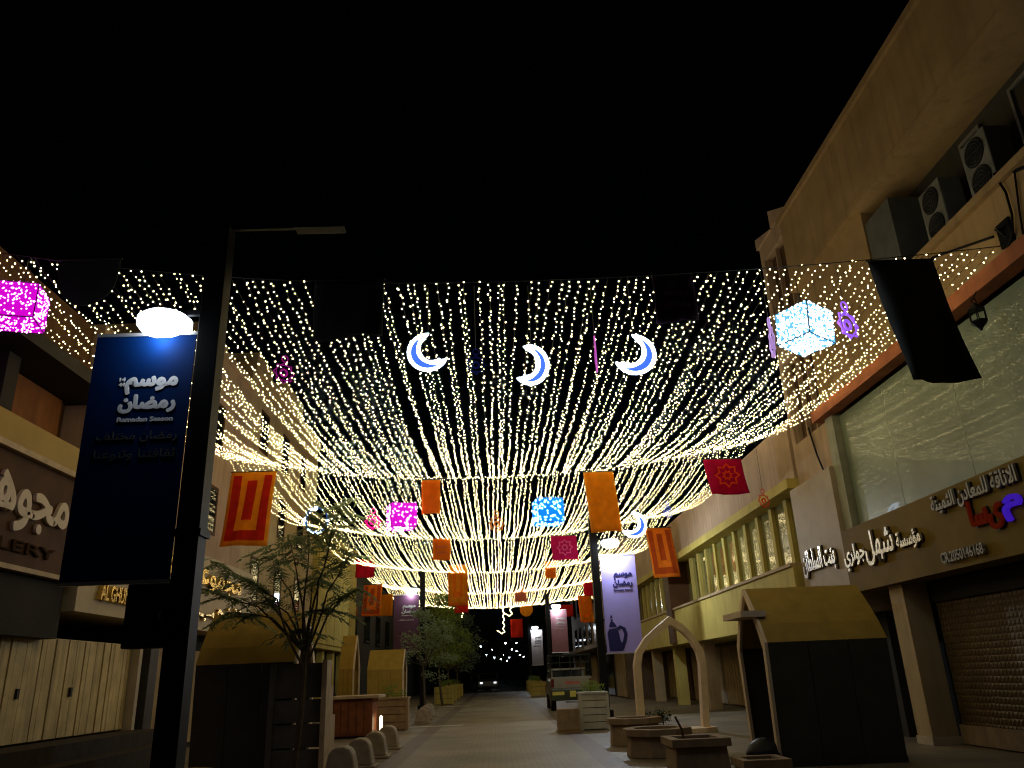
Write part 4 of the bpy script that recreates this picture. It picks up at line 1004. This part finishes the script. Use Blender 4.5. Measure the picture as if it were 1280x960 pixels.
for i, (x, y, h, r) in enumerate([(-9, 98, 11, 4.5), (-3.5, 112, 10, 4.2), (-16, 105, 12, 5), (9.5, 102, 11, 4.5), (6, 118, 9, 3.8), (17, 110, 13, 5), (1.5, 190, 13, 6), (-7, 170, 13, 6), (10, 175, 13, 6)]):
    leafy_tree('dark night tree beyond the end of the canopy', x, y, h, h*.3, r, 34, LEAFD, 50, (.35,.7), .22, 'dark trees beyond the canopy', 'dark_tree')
for i, (x, y) in enumerate([(4.4, 24.3), (4.75, 24.6)]):
    t = thing('low_shrub', 'dark low shrub behind the violet banner post', 'shrub', (x, y, 0), 'low shrubs')
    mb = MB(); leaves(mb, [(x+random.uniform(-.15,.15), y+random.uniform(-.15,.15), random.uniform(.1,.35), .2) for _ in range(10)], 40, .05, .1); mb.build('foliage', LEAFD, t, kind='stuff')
    MB().tube([(x,y,0),(x,y,.3)], .02, 5).build('stem', BARK, t)

# ================================================================== VEHICLES
CARC = mat('cream_car_paint', (.22,.19,.125), .3, .06, 3, coat=.4); CARD = mat('dark_car_trim', (.02,.022,.016), .4, .2, 6); TYRE = mat('tyre', (.012,.012,.012), .85, .2, 20)
OLIVE = mat('olive_paint', (.035,.04,.018), .35, .1, 3, coat=.3); RIM = mat('wheel_rim', (.3,.3,.3), .35, .1, 5, metal=.7); LENSR = mat('red_lens', (.10,.01,.008), .2, .1, 6); LENSY = mat('yellow_plate', (.55,.45,.08), .4, .1, 6)
def wheel(t, x, y, r=.34, w_=.22):
    def disc(r0, xa, xb, n=20):
        mb = MB(); mb.prism([(xa, y+r0*math.cos(2*math.pi*i/n), r+r0*math.sin(2*math.pi*i/n)) for i in range(n)], (xb-xa, 0, 0)); return mb
    wh = disc(r, x-w_/2, x+w_/2).build('wheel', TYRE, t, bevel=.02); disc(r*.6, x-w_/2-.006, x+w_/2+.006).build('rim', RIM, wh)
cx_, yb = 3.15, 35.8
t = thing('pickup_truck', 'parked pickup truck seen from behind with a cargo cage', 'truck', (cx_, yb+2.3, 0))
x0, x1 = cx_-.9, cx_+.9
MB().box(x0+.08, x1-.08, yb+.15, yb+4.6, .42, .62).build('chassis', CARD, t)
MB().box(x0, x0+.06, yb+.1, yb+2.1, .62, 1.34).build('bed_side', CARC, t, bevel=.02); MB().box(x1-.06, x1, yb+.1, yb+2.1, .62, 1.34).build('bed_side', CARC, t, bevel=.02)
MB().box(x0+.06, x1-.06, yb+.1, yb+2.1, .62, .70).build('bed_floor', CARD, t)
tg = MB().box(x0+.03, x1-.03, yb+.04, yb+.1, .90, 1.36).build('tailgate', CARC, t, bevel=.015)
lettering('NISSAN', (cx_-.28, yb+.04, 1.06), (1,0,0), UZ, .62, .12, .004, .006).build('tailgate_lettering', mat('red_print', (.45,.06,.03), .5), tg)
MB().box(x0-.02, x1+.02, yb-.06, yb+.12, .42, .86).build('rear_bumper', OLIVE, t, bevel=.03)
MB().box(x0+.06, x0+.56, yb-.075, yb-.06, .64, .78).build('reflector', LENSY, t); MB().box(x1-.5, x1-.15, yb-.075, yb-.06, .66, .76).build('reflector', GREYM, t)
MB().box(cx_-.10, cx_+.15, yb-.078, yb-.06, .56, .80).build('number_plate', LENSY, t)
for xx in (x0+.03, x1-.15): MB().box(xx, xx+.12, yb+.03, yb+.06, .95, 1.28).build('tail_light', LENSR, t)
cab = MB().prism([(x0+.02, yb+2.12, .62), (x0+.02, yb+4.6, .62), (x0+.02, yb+4.6, 1.0), (x0+.02, yb+3.75, 1.1), (x0+.12, yb+3.2, 1.72), (x0+.12, yb+2.2, 1.72)], (x1-x0-.14, 0, 0)).build('cab', CARC, t, bevel=.04)
MB().box(x0+.25, x1-.25, yb+2.09, yb+2.13, 1.2, 1.62).build('rear_window', DGLASS, cab)
mb = MB()
for xx in (x0+.03, cx_-.45, cx_, cx_+.45, x1-.03):
    mb.tube([(xx, yb+.12, 1.34), (xx, yb+.12, 2.25)], .022, 5)
for yy in (yb+.12, yb+.8, yb+1.45, yb+2.1):
    for xx in (x0+.03, x1-.03): mb.tube([(xx, yy, 1.34), (xx, yy, 2.25)], .022, 5)
    mb.tube([(x0+.03, yy, 2.25), (x1-.03, yy, 2.25)], .022, 5)
for z in (1.62, 1.93, 2.25):
    mb.tube([(x0+.03, yb+.12, z), (x1-.03, yb+.12, z)], .02, 5)
    for xx in (x0+.03, x1-.03): mb.tube([(xx, yb+.12, z), (xx, yb+2.1, z)], .02, 5)
mb.build('cargo_cage', CARD, t)
for xx in (x0+.14, x1-.14):
    for yy in (yb+.95, yb+3.75): wheel(t, xx, yy)
MB().tube([(cx_-.3, yb-.02, .36), (cx_+.35, yb-.02, .36)], .03, 6).build('tow_bar', GREYM, t)
# far parked car facing the street
cx_, yb = -1.2, 104
t = thing('parked_car', 'far parked car with glinting front at the end of the street', 'car', (cx_, yb, 0))
MB().prism([(cx_-1.3, yb, .35), (cx_-1.3, yb+4.2, .35), (cx_-1.3, yb+4.2, 1.2), (cx_-1.3, yb+3.3, 1.9), (cx_-1.3, yb+1.6, 1.9), (cx_-1.3, yb+.9, 1.15), (cx_-1.3, yb, 1.0)], (2.6,0,0)).build('body', GREYM, t, bevel=.06)
MB().prism([(cx_-1.05, yb+.93, 1.22), (cx_+1.05, yb+.93, 1.22), (cx_+.95, yb+1.5, 1.82), (cx_-.95, yb+1.5, 1.82)], (0,-.03,.02)).build('windscreen', DGLASS, t)
for xx in (-1.0, .7): MB().box(cx_+xx, cx_+xx+.32, yb-.03, yb, .68, .86).build('headlight', glow('dim_headlight', (.9,.95,1), 1.2, False), t)
MB().box(cx_-.35, cx_+.35, yb-.03, yb, .45, .6).build('number_plate', WHITEM, t)
for xx in (cx_-1.15, cx_+1.15):
    for yy in (yb+.8, yb+3.4): wheel(t, xx, yy, .36)
